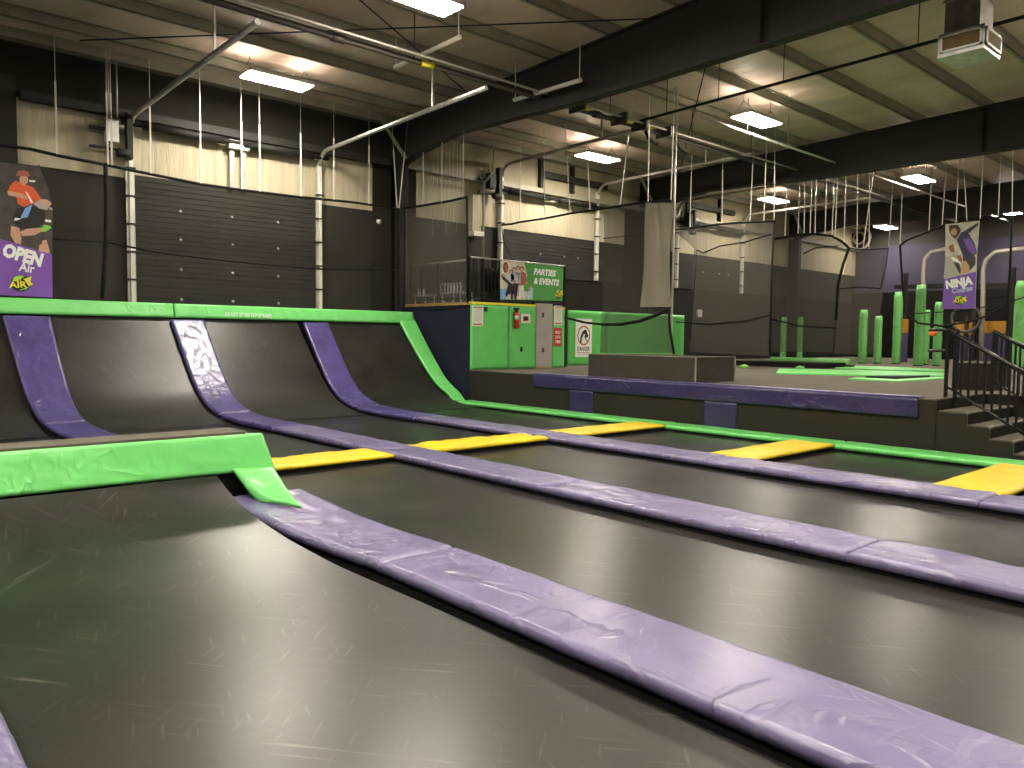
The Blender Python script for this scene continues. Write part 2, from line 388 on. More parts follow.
# ------------------------------------------------------------------ roll-up doors
def rolldoor(n, x0, x1, top, ztrack, zbot, tracklen, base=-.9):
    d = struct('door_%d' % n, ((x0+x1)/2, WY-.1, base))
    mb = MB().m('black_paint'); z = base if n == 1 else 3.7; k = 0
    while z < top-.02:                                  # ribbed panels
        z1 = min(z+.125, top)
        mb.box((x0, WY-.09, z), (x1, WY-.06, z1-.02)); mb.box((x0, WY-.075, z1-.02), (x1, WY-.06, z1)); z = z1
    obj('door_panel', mb, parent=d)
    for x in (x0, x1):
        mb = MB().m('galv_steel').box((x-.09, WY-.13, zbot), (x+.09, WY-.10, ztrack)); mb.m('white_steel').box((x-.04, WY-.22, zbot), (x+.04, WY-.13, ztrack))
        for q in range(int((ztrack-zbot)/.62)): mb.m('black_steel').box((x-.095, WY-.235, zbot+.3+q*.62), (x+.095, WY-.10, zbot+.34+q*.62))
        obj('track', mb, parent=d)
        r = .45; pts = [(x, WY-.2, ztrack-.1)] + [(x, WY-.2-r*(1-math.cos(t)), ztrack-.1+r*math.sin(t)*.8) for t in [math.pi/2*i/6 for i in range(1, 7)]]
        tl = tracklen[0] if x == x0 else tracklen[1]; pts += [(x, WY-.65-tl, ztrack+.27+tl*.012)]
        obj('ceiling_track', MB().m('galv_steel' if n == 1 else 'pipe_grey').tube(pts, .055, 6), parent=d)
        yy = WY-.65-tl*.72; zz = ztrack+.27+tl*.72*.012
        obj('track_hanger', MB().m('galv_steel').bar((x, yy, zz), (x, yy, ztop(yy)+.1), .04), parent=d)
    mb = MB().m('black_steel').tube([(x0-.2, WY-.28, 6.3), (x1+.2, WY-.28, 6.3)], .05, 10)
    for c in (.25, .75): mb.tube([(x0+(x1-x0)*(c-.2), WY-.28, 6.3), (x0+(x1-x0)*(c+.2), WY-.28, 6.3)], .09, 10)
    obj('spring_shaft', mb, parent=d)
    for fx in (.235, .5, .755) if n == 1 else (.4, .65, .8):
        for zz in ((2.45, 3.15, 3.85, 4.52) if n == 1 else (4.45,)):
            X = x0+(x1-x0)*fx
            obj('bolt', MB().m('galv_steel').lathe((X, WY-.09, zz), (0, -1, 0), [(.035, 0), (.035, .015), (.015, .03)], 8), parent=d)
    return d
rolldoor(1, 5.2, 9.85, PAINT+.1, 6.2, 1.3, (6.4, 6.4))
rolldoor(2, 16.2, 20.75, 4.95, 6.85, 3.72, (5.2, 5.6))
rolldoor(3, 25.5, 30.25, 4.95, 6.85, 3.7, (5, 5))
def opener(x, y, z, mn, label, grp=None):
    t = thing('door_opener', (x, y, z), label, 'door motor')
    obj('housing', MB().m(mn).box((x-.30, y-.2, z+.25), (x-.06, y+.02, z+.72)), parent=t)
    obj('motor', MB().m('black_steel').lathe((x-.1, y-.1, z+.05), (1, 0, 0), [(.07, 0), (.10, .03), (.10, .28), (.07, .3)]), parent=t)
    obj('bracket', MB().m('black_steel').box((x+.12, y-.15, z-.05), (x+.24, y+.05, z+.95)).box((x-.6, y-.05, z+.5), (x+.1, y+.05, z+.56)).box((x-.6, y-.05, z+.1), (x+.1, y+.05, z+.15)), parent=t)
    obj('conduit', MB().m('galv_steel').tube([(x-.22, y-.05, z+.8), (x-.22, y-.05, ztop(y))], .02, 6).tube([(x-.05, y-.05, z+.8), (x-.05, y-.05, ztop(y))], .02, 6), parent=t)
opener(4.95, WY-.3, 5.55, 'white_paint', 'grey electric motor box high on the wall left of the big door')
opener(15.75, WY-.3, 6.0, 'black_steel', 'dark electric motor box high on the wall above the green banner railing')
opener(26.1, WY-.3, 5.9, 'black_steel', 'dark electric motor box high on the wall behind the middle net')
t = thing('steel_strut', (7.55, WY-.1, PAINT), 'pair of steel struts on the pale wall above the middle of the big black door', 'strut')
for x in (7.45, 7.75): obj('channel', MB().m('galv_steel').box((x, WY-.2, PAINT+.05), (x+.1, WY-.06, 6.4)), parent=t)
obj('bearing_plate', MB().m('white_steel').box((7.4, WY-.3, 6.15), (7.9, WY-.1, 6.35)), parent=t)

# ------------------------------------------------------------------ pipes under the roof
Yp = 12.9
t = thing('sprinkler_pipe', (15, Yp, 7.02), 'long brown sprinkler main running under the roof across all bays', 'pipe')
obj('pipe', MB().m('pipe_dark').tube([(-10, Yp, 7.06), (38, Yp, 7.06)], .06, 10), parent=t)
for x in (5, 8.8, 14.6, 18, 21): obj('hanger', MB().m('pipe_dark').tube([(x, Yp, 7.06), (x, Yp, ztop(Yp)+.2)], .012, 6), parent=t)
for x in (7.0, 14.0): obj('coupling', MB().m('pipe_dark').tube([(x, Yp, 7.06), (x+.25, Yp, 7.06)], .085, 10), parent=t)
obj('pipe_marker', MB().m('print_yellow').tube([(8.95, Yp, 7.06), (9.25, Yp, 7.06)], .066, 10), parent=t, label='yellow pipe marker band')
tag(obj('conduit_pipe', MB().tube([(-10, Yp-.22, 7.1), (12.0, Yp-.22, 7.1), (22, Yp-.22, 7.1), (30, Yp-.22, 7.1)], .03, 8), 'pipe_grey'), 'thin grey conduit running beside the brown sprinkler main', 'pipe')
t = thing('pipe_rack', (15.5, Yp-.1, 7.0), 'cluster of brass valves and brackets on the pipes just past the first big beam', 'pipe fitting')
for x in (13.3, 14.8, 15.6, 16.6): obj('bracket', MB().m('pipe_dark').box((x, Yp-.35, 6.95), (x+.06, Yp+.15, 7.2)), parent=t)
for x in (13.5, 15.1, 15.9): obj('valve', MB().m('print_yellow').lathe((x, Yp-.12, 7.1), (1, 0, 0), [(.03, 0), (.06, .05), (.06, .2), (.03, .25)], 10), parent=t)
for x in (16.0, 17.3): obj('elbow', MB().m('black_steel').tube([(x, Yp, 7.0), (x, Yp-.1, 6.8), (x+.35, Yp-.1, 6.72)], .05), parent=t)
# black pipe along y, past the duct
def X_pipe(px, py, X): p = PX(px, py, X); return p
xb = 15.5
p0, p1 = PX(639.5, 121, xb), PX(938, 40, xb); dirp = (p1-p0)
t = thing('sprinkler_branch', p0, 'thin black sprinkler branch pipe leading from the valves towards the duct', 'pipe')
obj('pipe', MB().m('cable').tube([p0, p1, p1+dirp*.6], .035, 8), parent=t)
for k in (.12, .33, .56, .95):
    q = p0+dirp*k; obj('hanger', MB().m('cable').tube([q, (q.x, q.y, ztop(q.y)+.2)], .01, 6), parent=t)
q0, q1 = PZ(668, 103, 7.15), PZ(925, 192, 7.15)
yq = 11.42
t = thing('light_conduit', (24, yq, 7.2), 'long pale conduit running under the roof past the bright middle bay lamp', 'pipe')
obj('pipe', MB().m('galv_steel').tube([(16.3, yq, 7.13), (40, yq, 7.13)], .035, 8), parent=t)
for x in (18.4, 20.5, 26, 31): obj('hanger', MB().m('galv_steel').tube([(x, yq, 7.13), (x, yq, ztop(yq)+.2)], .012, 6), parent=t)
# pale hanging tubes (near the top of the picture)
def hang_tube(px0, py0, px1, py1, X, label, r=.045):
    a, b = PX(px0, py0, X), PX(px1, py1, X)
    t = thing('hanging_tube', (a+b)/2, label, 'tube')
    obj('tube', MB().m('white_steel').tube([a, b], r, 10), parent=t)
    for q in (a+(b-a)*.02, b-(b-a)*.02): obj('hanger', MB().m('white_steel').tube([q, (q.x, q.y, ztop(q.y)+.2)], .012, 6), parent=t)
hang_tube(395, 67, 460, 37, 9.2, 'short white tube hung under the roof just below the lamp cut by the top edge')
hang_tube(514, 100, 581, 80, 12.0, 'short white tube hung in front of the first big roof beam')

# ------------------------------------------------------------------ ventilation duct
yd = 4.05
c = [PY(938, 64, 4.9), None]
XD = 13.6
A0, A1 = PX(938, 41, XD), PX(985, 24, XD); zb = PX(985, 47, XD).z; zt = A1.z+.02
ydn, ydf = A1.y, A0.y
xr = PY(1001, 36, ydn).x
t = thing('air_duct', ((XD+xr)/2, (ydn+ydf)/2, zb), 'galvanised air duct with vent box hanging at the top right', 'duct')
obj('plenum', MB().m('galv_steel').box((XD, ydn, zb), (xr, ydf, zt)), parent=t)
def vent(name, o, ux, uz, n):
    mb = MB().m('white_steel'); o = Vector(o); ux = Vector(ux); uz = Vector(uz); n = Vector(n)
    v = obj(name, MB().m('grating_dark').prism([o, o+ux, o+ux+uz, o+uz], n*.012), parent=t)
    b = .10
    def rect(a0, a1, c0, c1): mb.prism([o+ux*a0+uz*c0, o+ux*a1+uz*c0, o+ux*a1+uz*c1, o+ux*a0+uz*c1], n*.03)
    by = b*ux.length/uz.length*.6; bx = b*.6
    rect(0, 1, 0, by); rect(0, 1, 1-by, 1); rect(0, bx, 0, 1); rect(1-bx, 1, 0, 1)
    mb.m('wood_trim')
    for k in range(1, 9): rect(bx, 1-bx, by+(1-2*by)*k/9-.012, by+(1-2*by)*k/9+.012)
    obj('vent_grille', mb, parent=t)
hz = zt-zb
vent('vent_back', (XD, ydf-.04, zb+.06), (0, -(ydf-ydn)+.06, 0), (0, 0, hz-.1), (-1, 0, 0))
vent('vent_back', (XD+.03, ydn, zb+.06), (xr-XD-.06, 0, 0), (0, 0, hz-.1), (0, -1, 0))
obj('riser', MB().m('galv_steel').box((XD+.08, ydn+.10, zt), (xr-.08, ydf-.06, ztop(yd)+.25)).box((XD+.05, ydn+.07, zt+.5), (xr-.05, ydf-.03, zt+.53)), parent=t)

# ------------------------------------------------------------------ lamps
def lamp(x, y, z, label):
    t = thing('high_bay_lamp', (x, y, z), label, 'lamp')
    L, W = .76, .31
    obj('housing', MB().m('white_steel').box((x-L, y-W, z+.02), (x+L, y-W+.03, z+.10)).box((x-L, y+W-.03, z+.02), (x+L, y+W, z+.10)).box((x-L, y-W, z+.02), (x-L+.03, y+W, z+.10)).box((x+L-.03, y-W, z+.02), (x+L, y+W, z+.10)).box((x-L+.3, y-W, z+.085), (x+L-.3, y+W, z+.10)), parent=t)
    obj('diffuser', MB().m('lamp_glow').box((x-L+.03, y-W+.03, z), (x+L-.03, y+W-.03, z+.02)), parent=t)
    mb = MB().m('fill_uplight')  # glowing slabs added on the lamp tops to brighten the roof
    for a in (-1, 1): mb.box((x+a*(L-.17)-.12, y-W+.05, z+.055), (x+a*(L-.17)+.12, y+W-.05, z+.06))
    obj('fill_glow', mb, parent=t)
    for a in (-1, 1):
        mb = MB().m('cable'); X = x+a*(L-.12)
        for b in (-1, 1): mb.tube([(X, y+b*(W-.03), z+.1), (X, y, z+.38)], .006, 5)
        mb.tube([(X, y, z+.38), (X, y, ztop(y)+.2)], .006, 5)
        obj('hanging_wire', mb, parent=t)
seen = {(7.72, 16.72): 'bright rectangular lamp above the big black roll-up door', (7.62, 11.05): 'bright rectangular lamp cut off by the top edge of the picture',
        (18.3, 16.65): 'bright rectangular lamp above the green banner railing', (18.15, 11.0): 'bright rectangular lamp between the two big roof beams, over the bench',
        (28.9, 16.65): 'bright lamp behind the second beam, above the middle net', (28.7, 11.0): 'bright lamp seen small under the second beam, highest on the right',
        (39.6, 16.65): 'small far lamp low above the green posts, left of the NINJA banner', (38.9, 11.0): 'small far lamp at the right edge of the picture'}
for (x, y), lb in seen.items(): lamp(x, y, 7.3, lb)
for i, (x, y) in enumerate(((7.6, 5.2), (18.2, 3.2), (28.8, 5.2), (-3.2, 10.95), (-3.2, 5.2), (7.6, -.6), (18.2, -.6), (-3.2, 16.65), (-3.2, -.6), (28.8, -.6), (2.2, 5.2), (2.2, -.6))):  # last two positions are fill lamps added to brighten the left foreground
    lamp(x, y, 7.3, '%s of the ceiling lamps outside the picture, the last two added for fill' % ORD[i])

# ------------------------------------------------------------------ trampolines: ramp profile shared by beds, strips and edge pads
PROF = [(14.0, -.06), (14.7, -.03), (15.2, .04), (15.6, .14), (15.95, .30), (16.25, .50), (16.55, .77), (16.85, 1.06), (17.2, 1.42), (17.5, 1.73), (17.74, 2.0)]
def smoothpath(pts, n):
    out = []; P = [pts[0]]+pts+[pts[-1]]
    seg = len(pts)-1
    for i in range(n+1):
        s = min(i/n*seg, seg-1e-6); k = int(s); t = s-k; a, b, c, d = P[k], P[k+1], P[k+2], P[k+3]
        out.append(tuple(.5*((2*b[j])+(-a[j]+c[j])*t+(2*a[j]-5*b[j]+4*c[j]-d[j])*t*t+(-a[j]+3*b[j]-3*c[j]+d[j])*t**3) for j in (0, 1)))
    return out
def along(path):
    L = [0]
    for (a, b), (c, d) in zip(path, path[1:]): L.append(L[-1]+math.hypot(c-a, d-b))
    def at(t):
        s = t*L[-1]
        for i in range(len(path)-1):
            if s <= L[i+1]+1e-9:
                k = (s-L[i])/max(1e-9, L[i+1]-L[i]); return (path[i][0]+(path[i+1][0]-path[i][0])*k, path[i][1]+(path[i+1][1]-path[i][1])*k)
        return path[-1]
    return at, L[-1]
RAMP = smoothpath(PROF, 40)

def bed(x0, x1, path, label, nv=60, sag=.02, taper=0, mname='bed_mesh'):
    at, L = along(path)
    def fn(u, v):
        y, z = at(v); e = 4*u*(1-u)*min(1, 4*v*(1-v)*1.6)
        w_ = x1-taper*max(0, (v-.62)/.38)**2; return (x0+(w_-x0)*u, y, z-sag*e+.008*noise.noise(Vector((u*2.2, y*.7, x0))))
    t = thing('trampoline', ((x0+x1)/2, (path[0][0]+path[-1][0])/2, min(p[1] for p in path)-.3), label, 'trampoline')
    obj('jump_bed', MB().m(mname).sheet(fn, 16, nv), parent=t)
    for x in (x0+.0, x1-.0):
        obj('frame_skirt', MB().m('black_skirt').sheet(lambda u, v, x=x: (x-(taper*max(0, (v-.62)/.38)**2 if x == x1 else 0), at(v)[0], at(v)[1]-.32+u*.315), 1, nv, False), parent=t)
def line(y0, y1, z=-.06): return [(y0, z), (y1, z)]
NEAR = smoothpath([(-5, -.06), (2.5, -.06), (4.6, -.05), (5.4, .0), (6.0, .08), (6.5, .21), (6.84, .385)], 40)
bed(.5, 2.83, NEAR, 'nearest black trampoline bed curving up to the low green-topped box', taper=.27)
bed(.5, 2.86, line(7.7, 14.4), 'black trampoline bed behind the low green-topped box', 20)
bed(-2.5, -.25, line(-5, 6.8), 'black trampoline bed left of the purple strip in the bottom left corner', 20)
bed(-2.5, -.25, line(7.7, 14.4), 'black trampoline bed outside the picture behind the low box', 20)
bed(3.42, 5.72, line(-5, 8.85), 'long black trampoline bed between the nearest and the middle purple strips', 60)
bed(3.42, 5.72, line(9.45, 14.4), 'black trampoline bed between the first yellow pad and the ramp', 20)
bed(6.28, 8.64, line(-5, 8.85), 'long black trampoline bed between the middle and the farthest purple strips', 60)
bed(6.28, 8.64, line(9.45, 14.4), 'black trampoline bed between the second yellow pad and the ramp', 20)
bed(9.24, 11.75, line(-5, 2.65), 'black trampoline bed in the far row nearest the stairs', 20)
bed(9.24, 11.75, line(3.25, 5.6), 'black trampoline bed in the far row before the yellow pad at the right edge', 16)
bed(9.24, 11.75, line(6.2, 8.85), 'black trampoline bed in the far row between two yellow pads', 16)
bed(9.24, 11.75, line(9.45, 14.4), 'black trampoline bed in the far row running up to the ramp', 20)
R2 = [p for p in RAMP if p[0] >= 14.25]
for x0, x1, lb in ((-2.5, -.25, 'curved black ramp trampoline outside the picture on the left'), (.35, 2.65, 'curved black ramp trampoline at the left edge under the banner'), (3.2, 5.72, 'curved black ramp trampoline between the first and second purple ramp pads'),
                   (6.25, 8.64, 'curved black ramp trampoline between the second and third purple ramp pads'), (9.2, 11.8, 'curved black ramp trampoline beside the dark navy side wall')):
    bed(x0, x1, R2, lb, 50, .03, mname='ramp_mesh')

def strip(x0a, x1a, x0b, x1b, path, label, seed, amp=.010, mname='purple_vinyl', name='strip_pad', cat='padding', puff=.028, t=.075, nsc=2.9, lift=-.02, skirt=True):
    """pad laid along a (y,z) path; x limits change from a (start) to b (end)"""
    at, L = along(path); nv = max(24, int(L*26)); wd = abs(x1a-x0a)
    def fn(u, v):
        y, z = at(v); a = x0a+(x0b-x0a)*v; b = x1a+(x1b-x1a)*v
        return (a+(b-a)*u, y, z+lift)
    mb = MB().m(mname).pad(fn, wd, L, t, 26, nv, amp*.75, nsc, puff, seed, vend=14)
    root = thing(name, base_of(mb.v), label, cat)
    obj('cover', mb, parent=root)
    if skirt:
        mb = MB().m('black_skirt')
        d = .03
        for i in range(24):
            (ya, za), (yb, zb_) = at(i/24), at((i+1)/24); va, vb = i/24, (i+1)/24
            xa0, xa1 = x0a+(x0b-x0a)*va+d, x1a+(x1b-x1a)*va-d; xb0, xb1 = x0a+(x0b-x0a)*vb+d, x1a+(x1b-x1a)*vb-d
            mb.add([(xa0, ya, za+lift-.28), (xa0, ya, za+lift+.004), (xb0, yb, zb_+lift+.004), (xb0, yb, zb_+lift-.28), (xa1, ya, za+lift-.28), (xa1, ya, za+lift+.004), (xb1, yb, zb_+lift+.004), (xb1, yb, zb_+lift-.28)],
                   [(0, 1, 2, 3), (4, 7, 6, 5), (0, 4, 5, 1), (3, 2, 6, 7)])
        obj('frame_rail', mb, parent=root)
    return root
RP = [(y, z+.06) for y, z in RAMP]
TOPP = [p for p in RP if p[0] >= 14.9 and p[1] < 1.97]
FOOT = [(12.6, 0), (13.5, 0)]+[p for p in RP if p[0] < 14.95]
# nearest strip
strip(2.86, 3.53, 2.86, 3.53, [(-5, 0), (-1.7, 0)], 'purple strip pad outside the picture behind the camera', 1)
strip(2.86, 3.53, 2.86, 3.53, [(-1.7, 0), (4.6, 0)], 'long wide purple pad of the nearest strip, running out at the bottom right', 2, .007)
strip(2.86, 3.53, 2.68, 3.42, smoothpath([(4.6, 0), (5.5, .0), (6.1, .03), (6.6, .07), (6.95, .11)], 12), 'purple pad of the nearest strip, far end under the green flap of the low box', 4, .012)
strip(2.80, 3.40, 2.76, 3.36, [(7.75, 0), (12.6, 0)], 'purple pad of the nearest strip, hidden behind the low green-topped box', 5)
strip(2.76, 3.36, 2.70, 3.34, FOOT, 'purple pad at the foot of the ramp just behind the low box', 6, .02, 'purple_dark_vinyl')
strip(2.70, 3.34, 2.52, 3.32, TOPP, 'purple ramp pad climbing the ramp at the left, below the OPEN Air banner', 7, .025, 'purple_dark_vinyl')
# middle strip
for a, b, lb, sd, am in ((-5, -.7, 'purple pad of the middle strip outside the picture', 8, .01), (-.7, 2.6, 'purple pad of the middle strip reaching the right edge of the picture', 9, .018),
                     (2.6, 5.9, 'wrinkled purple pad of the middle strip in the centre of the picture', 10, .02), (5.9, 9.2, 'purple pad of the middle strip just before the crossing of the first yellow pads', 11, .013),
                     (9.2, 12.6, 'purple pad of the middle strip just beyond the first yellow pads', 12, .015)):
    strip(5.71, 6.34, 5.71, 6.34, [(a, 0), (b, 0)], lb, sd, am)
strip(5.68, 6.32, 5.66, 6.32, FOOT, 'purple pad of the middle strip at the foot of the ramp', 13, .022, 'purple_dark_vinyl')
strip(5.66, 6.32, 5.62, 6.34, TOPP, 'creased purple ramp pad on the middle of the ramp', 14, .018, 'purple_dark_vinyl')
# far strip
for a, b, lb, sd, am in ((-5, -.7, 'purple pad of the far strip outside the picture', 15, .01), (-.7, 2.6, 'purple pad of the far strip reaching the right edge by the yellow pad', 16, .018),
                     (2.6, 5.9, 'wrinkled purple pad of the far strip before the yellow pad under the stairs side', 17, .022), (5.9, 9.2, 'purple pad of the far strip between two yellow pads', 18, .012),
                     (9.2, 12.6, 'purple pad of the far strip beyond the third yellow pad', 19, .015)):
    strip(8.65, 9.26, 8.65, 9.26, [(a, 0), (b, 0)], lb, sd, am)
strip(8.6, 9.28, 8.62, 9.28, FOOT, 'purple pad of the far strip at the foot of the ramp', 20, .02, 'purple_dark_vinyl')
strip(8.62, 9.28, 8.75, 9.42, TOPP, 'purple ramp pad climbing the ramp beside the navy wall', 21, .02, 'purple_dark_vinyl')
# strip in the bottom left corner
strip(-.25, .50, -.25, .50, [(-3, 0), (3.55, .01)], 'purple pad cut off by the bottom left corner of the picture', 22, .02)
strip(-.25, .50, -.25, .50, smoothpath([(3.55, .0), (5.0, 0), (6.0, .06), (6.85, .3)], 14), 'purple pad at the left edge below the low green-topped box', 23, .02)
strip(-.25, .50, -.25, .50, [(7.75, 0), (14.8, 0)], 'purple strip pad hidden behind the low box at the left', 24)

# green border pads
def band(y0, y1, lb, sd):
    strip(11.68, 12.2, 11.68, 12.2, [(y0, -.01), (y1, -.01)], lb, sd, .008, 'green_vinyl', 'border_pad')
band(-5, 1.0, 'green border pad outside the picture beside the stairs', 30)
band(1.0, 5.6, 'green border pad at the right, below the stairs', 31)
band(5.6, 8.9, 'green border pad under the purple edge of the raised deck, middle length', 32)
band(8.9, 15.3, 'green border pad leading away to the foot of the ramp', 33)
SIDEP = [(15.3, -.01)]+[(y, z+.01) for y, z in RP if y > 15.5][:-1]+[(17.8, 2.12)]
strip(11.66, 12.02, 11.60, 12.14, smoothpath(SIDEP[::2]+[SIDEP[-1]], 24), 'green pad climbing the right edge of the ramp beside the navy wall', 34, .012, 'green_vinyl', 'border_pad')
# green bar along the ramp top
def bar_pad(x0, x1, lb, sd, text=None):
    poly = lambda u, v: (x0+(x1-x0)*u, 17.70+.08*v, 1.99+.31*v)
    mb = MB().m('green_vinyl').pad(poly, x1-x0, .3, .06, int((x1-x0)*14), 10, .012, 2.4, .05, sd)
    t = thing('ramp_top_pad', ((x0+x1)/2, 17.85, 2.0), lb, 'padding')
    obj('cover', mb, parent=t)
    obj('top_roll', MB().m('green_vinyl').box((x0, 17.80, 2.25), (x1, 18.15, 2.30)), parent=t)
    obj('back_board', MB().m('black_skirt').box((x0, 17.83, -.9), (x1, 18.15, 2.25)), parent=t)
    if text:
        a = PY(225, 316, 17.63); b = PY(272, 318.2, 17.63)
        mb = MB().m('print_white'); letters(mb, 'DO NOT SIT ON TOP OF RAMPS', a, b, .095, (0, -1, 0)); obj('lettering', mb, parent=t, label='white stencilled warning lettering')
bar_pad(-2.5, 5.72, 'green pad along the top of the ramp, left length under the banner', 40)
bar_pad(5.74, 12.08, 'green pad along the top of the ramp, right length with white lettering', 41, True)

# yellow cross pads
def yellow(x0, x1, y0, y1, lb, sd, amp=.012):
    fn = lambda u, v: (x0+(x1-x0)*u, y0+(y1-y0)*v, .0)
    mb = MB().m('yellow_vinyl').pad(fn, x1-x0, y1-y0, .05, 40, 16, amp, 2.2, .05, sd)
    t = thing('cross_pad', ((x0+x1)/2, (y0+y1)/2, 0), lb, 'padding')
    obj('cover', mb, parent=t)
    obj('frame_rail', MB().m('black_skirt').box((x0, y0+.03, -.28), (x1, y1-.03, .004)), parent=t)
yellow(3.38, 5.70, 8.8, 9.5, 'leftmost yellow cross pad, next to the low green-topped box', 50, .03)
yellow(6.30, 8.62, 8.8, 9.5, 'yellow cross pad in the middle row, with a lifted corner', 51, .03)
yellow(9.26, 11.70, 8.8, 9.5, 'third yellow cross pad, ending at the green border below the bench', 52)
yellow(9.26, 11.70, 5.55, 6.25, 'yellow cross pad in the far row below the middle of the raised deck', 53)
yellow(9.26, 11.70, 2.55, 3.3, 'yellow cross pad at the right edge of the picture', 54)

# ------------------------------------------------------------------ low box with green flap pads in the left foreground
t = thing('ramp_box', (.5, 7.2, -.3), 'low grey-topped box padded in shiny green at the left', 'ramp box')
obj('body', MB().m('deck_carpet').box((-3, 7.14, -.3), (2.95, 7.52, .725)).m('black_skirt').box((-3, 6.98, -.3), (2.9, 7.2, .60)), parent=t, label='grey carpeted box top')
g = lambda u, v: Vector((-3, 6.9, .40)).lerp(Vector((3.15, 6.96, .37)), u).lerp(Vector((-3, 7.10, .71)).lerp(Vector((3.05, 7.02, .715)), u), v)
obj('front_pad', MB().m('green_vinyl').pad(g, 6.1, .36, .04, 120, 18, .008, 2.6, .03, 60, (1.0, 1, 1.2)), parent=t)
F0, F1, F2, F3 = PZ(261, 501, .13), PZ(302, 508, .12), PY(232, 470, 6.92), PY(273, 468, 6.93)
g2 = lambda u, v: F0.lerp(F1, u).lerp(F2.lerp(F3, u), v) + Vector((0, 0, -.03*math.sin(math.pi*v)))
obj('corner_flap', MB().m('green_vinyl').pad(g2, .4, .5, .03, 16, 18, .012, 3.5, .03, 61), parent=t)
obj('end_board', MB().m('green_vinyl').box((2.95, 7.0, -.2), (2.99, 7.5, .70)), parent=t)
obj('flap_support', MB().m('black_skirt').prism([(2.88, 7.1, -.28), (2.88, 6.7, -.28), (2.88, 6.72, .05), (2.88, 6.95, .36), (2.88, 7.1, .4)], (.22, 0, 0)), parent=t)

# ------------------------------------------------------------------ raised deck, its purple edge, the bench, stairs and railings
DX = 12.3; DZ = .8
t = thing('raised_deck', (20, 10, -.9), 'raised deck carpeted in grey beyond the green border', 'deck')
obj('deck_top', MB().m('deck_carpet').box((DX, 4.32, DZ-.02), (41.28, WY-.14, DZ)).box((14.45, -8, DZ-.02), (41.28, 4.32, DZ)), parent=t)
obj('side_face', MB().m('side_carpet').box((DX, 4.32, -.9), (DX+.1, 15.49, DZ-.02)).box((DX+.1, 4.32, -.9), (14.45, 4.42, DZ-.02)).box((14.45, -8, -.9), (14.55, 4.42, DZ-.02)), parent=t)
# small gap floor strip between the green border and the deck
struct('trim_1', mb=MB().box((12.2, -5, -.3), (12.3, 15.5, -.02)), mat_name='black_skirt')
t = thing('edge_pad', (DX-.03, 8.8, .45), 'purple vinyl pad folded over the edge of the raised deck', 'padding')
fe = lambda u, v: (DX-.005, 13.05-(13.05-4.57)*u, .50+.30*v)
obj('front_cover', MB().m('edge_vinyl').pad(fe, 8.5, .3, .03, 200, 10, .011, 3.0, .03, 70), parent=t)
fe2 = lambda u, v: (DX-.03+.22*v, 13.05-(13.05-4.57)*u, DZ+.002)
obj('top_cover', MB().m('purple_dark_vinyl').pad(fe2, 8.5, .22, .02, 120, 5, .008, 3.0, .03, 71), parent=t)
for y0, y1, lb in ((11.2, 11.9, 'purple flap hanging from the deck edge below the left end of the bench'), (7.68, 8.38, 'purple flap hanging from the deck edge below the right end of the bench')):
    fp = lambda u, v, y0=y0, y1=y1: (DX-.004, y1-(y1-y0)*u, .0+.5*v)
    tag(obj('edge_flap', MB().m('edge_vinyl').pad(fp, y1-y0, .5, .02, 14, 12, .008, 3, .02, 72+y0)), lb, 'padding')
# bench
t = thing('bench_block', (13.3, 10.1, DZ), 'long low carpeted bench block standing at the edge of the deck', 'bench')
obj('block', MB().m('bench_carpet').box((12.5, 8.74, DZ), (12.56, 11.54, 1.30)).box((12.56, 8.74, DZ), (13.85, 11.54, 1.30)), parent=t)
obj('edge_trim', MB().m('carpet_edge').box((12.49, 8.72, DZ), (12.51, 8.75, 1.31)).box((12.49, 8.73, 1.295), (12.52, 11.55, 1.31)).box((12.5, 8.72, 1.295), (13.86, 8.75, 1.31)).box((13.84, 8.72, DZ+.1), (13.86, 8.74, 1.31)), parent=t, label='worn pale edge binding')
# stairs
t = thing('staircase', (13.3, 3.7, -.3), 'short carpeted staircase going down from the raised deck at the right edge', 'stairs')
ys = [4.32, 3.92, 3.62, 3.32, 3.02, 2.7]; zs = [.63, .45, .28, .10, -.06]
for i in range(5):
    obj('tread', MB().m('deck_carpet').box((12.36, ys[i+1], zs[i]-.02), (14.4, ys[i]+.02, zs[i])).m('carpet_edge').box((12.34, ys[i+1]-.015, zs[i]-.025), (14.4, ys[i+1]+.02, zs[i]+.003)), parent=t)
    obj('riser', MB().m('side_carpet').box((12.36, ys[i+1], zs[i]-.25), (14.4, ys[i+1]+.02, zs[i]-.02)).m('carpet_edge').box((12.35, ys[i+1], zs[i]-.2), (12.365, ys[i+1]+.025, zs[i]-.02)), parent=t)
poly = [(12.30, 4.33, -.3), (12.30, 4.33, .61)]
for i in range(5): poly += [(12.30, ys[i]-.0, zs[i]-.022), (12.30, ys[i+1], zs[i]-.022)]
poly += [(12.30, ys[5], -.3)]
obj('side_board', MB().m('side_carpet').prism(poly, (.03, 0, 0)), parent=t)

